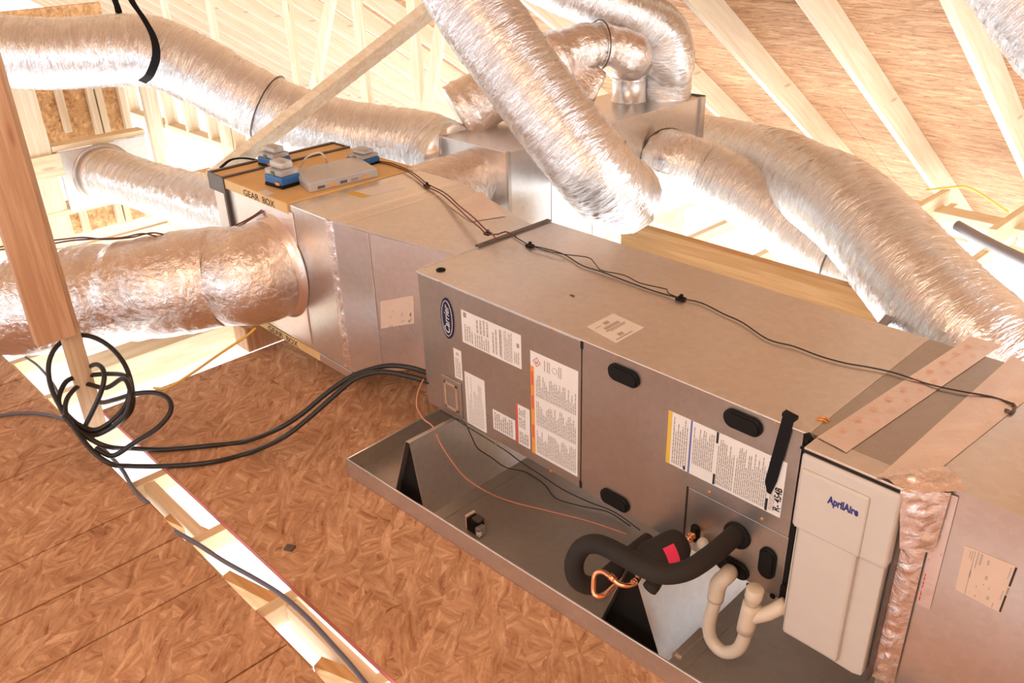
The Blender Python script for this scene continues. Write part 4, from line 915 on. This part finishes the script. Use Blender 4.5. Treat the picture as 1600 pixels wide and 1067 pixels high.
for i, (dx, dy) in enumerate(((0, 0), (3, -3))):
    wire('strand', None, [p for p in ()] if False else ([(-0.952, 0.567, 0.725), (-0.883, 0.578, 0.725), (-0.743, 0.559, 0.725), (-0.565, 0.496, 0.725), (-0.445, 0.469, 0.725), (-0.304, 0.414, 0.725), (-0.177, 0.36, 0.725), (-0.092, 0.328, 0.725), (-0.025, 0.301, 0.725), (0.006, 0.321, 0.725), (0.007, 0.353, 0.725), (0.06, 0.346, 0.725)] if i == 0 else [(-0.956, 0.57, 0.729), (-0.88, 0.586, 0.729), (-0.722, 0.559, 0.729), (-0.569, 0.506, 0.729), (-0.43, 0.475, 0.729), (-0.284, 0.415, 0.729), (-0.16, 0.368, 0.729), (-0.05, 0.319, 0.729), (-0.009, 0.308, 0.729), (0.033, 0.285, 0.729), (0.05, 0.285, 0.729)]), .0024, 'wire_brown', parent=bw)
for p in ((-0.57, 0.504, 0.722), (-0.049, 0.327, 0.712)): clip(p, bw, .011)
lw = thing('thermostat_wire', 'brown twin wire lying along the top of the big front duct up to the sensors', 'wire', [-1.05, -0.136, 0.587])
A1 = [(-1.694, -0.725, 0.539), (-1.568, -0.621, 0.564), (-1.45, -0.531, 0.583), (-1.374, -0.475, 0.594), (-1.305, -0.422, 0.589), (-1.232, -0.355, 0.596), (-1.171, -0.295, 0.612), (-1.101, -0.234, 0.594), (-1.025, -0.152, 0.595), (-1.028, -0.067, 0.603), (-1.002, 0.015, 0.632), (-0.967, 0.082, 0.673), (-0.929, 0.128, 0.679), (-0.902, 0.195, 0.686), (-0.873, 0.296, 0.692), (-0.898, 0.424, 0.68)]
A2 = [(-1.692, -0.727, 0.532), (-1.521, -0.593, 0.558), (-1.403, -0.513, 0.585), (-1.346, -0.464, 0.591), (-1.247, -0.384, 0.6), (-1.185, -0.324, 0.614), (-1.131, -0.28, 0.597), (-1.056, -0.207, 0.588), (-1.012, -0.153, 0.597), (-1.01, -0.045, 0.607), (-0.971, 0.046, 0.651), (-0.934, 0.104, 0.677), (-0.906, 0.169, 0.679), (-0.874, 0.29, 0.686)]
wire('strand', None, A1, .003, 'wire_brown', parent=lw); wire('strand', None, A2, .003, 'wire_brown', parent=lw)
for p in ((-0.917, 0.127, 0.682), (-0.86, 0.28, 0.696)): clip(p, lw, .011)
# heavy black cables: coil on the post foot, then two runs to the cabinet
cz = thing('power_cable', 'heavy black cable coiled at the post foot, running to the air handler', 'cable', [-1.078, -0.662, 0.01])
R_c = .0085
loops = [[(-0.93, -0.767, 0.103), (-1.004, -0.791, 0.154), (-1.075, -0.789, 0.213), (-1.125, -0.765, 0.272), (-1.146, -0.721, 0.317), (-1.14, -0.665, 0.338), (-1.107, -0.617, 0.334), (-1.04, -0.583, 0.307), (-0.955, -0.574, 0.264), (-0.884, -0.59, 0.207), (-0.833, -0.626, 0.152), (-0.845, -0.685, 0.113), (-0.882, -0.741, 0.092)],
 [(-0.941, -0.779, 0.124), (-0.993, -0.795, 0.155), (-1.055, -0.781, 0.174), (-1.104, -0.731, 0.2), (-1.121, -0.674, 0.19), (-1.038, -0.608, 0.205), (-0.919, -0.591, 0.234), (-0.849, -0.607, 0.223), (-0.822, -0.644, 0.18), (-0.841, -0.7, 0.132), (-0.881, -0.746, 0.105)],
 [(-0.938, -0.793, 0.122), (-0.988, -0.787, 0.159), (-1.053, -0.748, 0.171), (-1.109, -0.68, 0.166), (-1.012, -0.638, 0.171), (-0.907, -0.609, 0.236), (-0.849, -0.61, 0.24), (-0.809, -0.626, 0.207), (-0.805, -0.661, 0.155), (-0.839, -0.715, 0.109), (-0.885, -0.761, 0.09)],
 [(-0.914, -0.763, 0.108), (-0.912, -0.721, 0.161), (-0.904, -0.684, 0.219), (-0.922, -0.656, 0.26), (-0.968, -0.645, 0.275), (-1.066, -0.641, 0.244), (-1.186, -0.648, 0.165), (-1.188, -0.656, 0.092), (-1.106, -0.645, 0.077), (-0.938, -0.638, 0.154), (-0.811, -0.606, 0.215), (-0.746, -0.561, 0.225), (-0.692, -0.544, 0.215), (-0.657, -0.561, 0.188), (-0.662, -0.611, 0.149), (-0.699, -0.683, 0.107), (-0.745, -0.746, 0.066), (-0.8, -0.774, 0.084)]]
for l_ in loops[:3]: wire('coil', None, l_, R_c, 'cable_black', parent=cz, closed=True, seg=9)
for l_ in loops[3:]: wire('coil', None, l_, R_c, 'cable_black', parent=cz, seg=9)
wire('run', None, [(-0.955, -0.804, 0.155), (-0.891, -0.785, 0.111), (-0.799, -0.744, 0.078)]+[(-0.821, -0.653, 0.012), (-0.735, -0.577, 0.012), (-0.657, -0.476, 0.012), (-0.584, -0.369, 0.012)]+[(-0.391, -0.337, 0.131), (-0.333, -0.268, 0.184), (-0.281, -0.194, 0.253), (-0.225, -0.125, 0.31), (-0.142, -0.055, 0.35), (-0.062, -0.014, 0.359), (-0.011, 0.026, 0.339)], R_c, 'cable_black', parent=cz, seg=9)
wire('run', None, [(-0.924, -0.798, 0.141), (-0.815, -0.789, 0.085), (-0.724, -0.765, 0.055)]+[(-0.735, -0.711, 0.012), (-0.64, -0.621, 0.012), (-0.551, -0.506, 0.012), (-0.508, -0.387, 0.012)]+[(-0.336, -0.347, 0.128), (-0.282, -0.275, 0.191), (-0.232, -0.2, 0.263), (-0.193, -0.134, 0.317), (-0.128, -0.078, 0.344), (-0.046, -0.028, 0.339), (0.015, 0.01, 0.324)], R_c, 'cable_black', parent=cz, seg=9)
gcable = [(-1.486, -1.019, 0.008), (-1.414, -0.909, 0.008), (-1.362, -0.836, 0.008), (-1.286, -0.782, 0.008), (-1.191, -0.747, 0.008), (-1.076, -0.732, 0.008), (-0.942, -0.727, 0.008)]+[(-0.843, -0.724, 0.0), (-0.741, -0.729, 0.0), (-0.639, -0.743, 0.0), (-0.562, -0.749, 0.0), (-0.505, -0.744, 0.0)]
wire('cable', 'grey cable crossing the left boards into the coil and ending at the red-marked joist', gcable, .0068, 'cable_grey', 'cable', seg=8)
wire('cable', 'grey cable emerging between the boards and bowing along the bright gap', [(-0.361, -0.74, -0.022), (-0.296, -0.743, 0.0)]+[(-0.196, -0.728, 0.006), (-0.075, -0.71, 0.006), (0.058, -0.683, 0.006), (0.164, -0.666, 0.006), (0.285, -0.662, 0.006), (0.413, -0.668, 0.006), (0.505, -0.674, 0.006), (0.612, -0.685, 0.006)], .0068, 'cable_grey', 'cable', seg=8)
wire('cable', 'thin grey cable curling down through the joists behind the coil', [(-1.487, -0.754, 0.165), (-1.392, -0.742, 0.157), (-1.291, -0.737, 0.129), (-1.206, -0.745, 0.107), (-1.131, -0.77, 0.077)], .0045, 'cable_grey', 'cable')
wire('cable', 'yellow cable strung from under the plenum to the deck edge', [(-0.873, -0.112, 0.261), (-0.906, -0.14, 0.225), (-0.985, -0.231, 0.15), (-1.049, -0.317, 0.083), (-1.105, -0.399, 0.031), (-1.169, -0.428, 0.018)], .005, 'wire_yellow', 'cable')
rw = [(0.008, -0.015, 0.345), (0.022, -0.051, 0.321), (0.04, -0.074, 0.286), (0.081, -0.082, 0.261), (0.127, -0.085, 0.258), (0.156, -0.086, 0.216), (0.187, -0.082, 0.178), (0.227, -0.058, 0.11), (0.276, -0.014, 0.055)]+[(0.326, 0.044, 0.01), (0.443, 0.092, 0.01), (0.557, 0.138, 0.01), (0.675, 0.172, 0.01)]
wire('wire', 'thin salmon wire trailing over the badge-end stand into the pan', rw, .0023, 'wire_red')
for pts, lab in (([(0.081, -0.017, 0.261), (0.131, -0.015, 0.259), (0.182, -0.008, 0.26), (0.203, -0.001, 0.219), (0.216, 0.011, 0.173), (0.242, 0.043, 0.134), (0.269, 0.075, 0.095)]+[(0.249, 0.182, 0.01), (0.334, 0.177, 0.01), (0.409, 0.15, 0.01), (0.487, 0.173, 0.01), (0.57, 0.21, 0.01), (0.66, 0.205, 0.01)], 'thin dark wire sagging lowest below the left door into the pan'),
                 ([(0.091, -0.02, 0.264), (0.162, -0.023, 0.269), (0.221, -0.017, 0.259), (0.284, 0.001, 0.238), (0.347, 0.018, 0.215), (0.365, 0.044, 0.181)]+[(0.313, 0.185, 0.03), (0.416, 0.178, 0.03), (0.513, 0.187, 0.03), (0.6, 0.203, 0.03), (0.706, 0.191, 0.03)], 'thin dark wire kept just under the left door edge')):
    wire('wire', lab, pts, .0018, 'cable_black', step=.01)
# little chip on the deck
p = Vector((0.007, -0.546, 0.0))
b = bbox(p.x-.014, p.y-.012, 0, p.x+.014, p.y+.012, .006, .001, 1); bmesh.ops.rotate(b, verts=b.verts, cent=p, matrix=Matrix.Rotation(.5, 3, 'Z')); o = obj('plastic_chip', b, 'angle'); tag(o, 'small dark grey chip lying on the deck near the gap', 'chip')
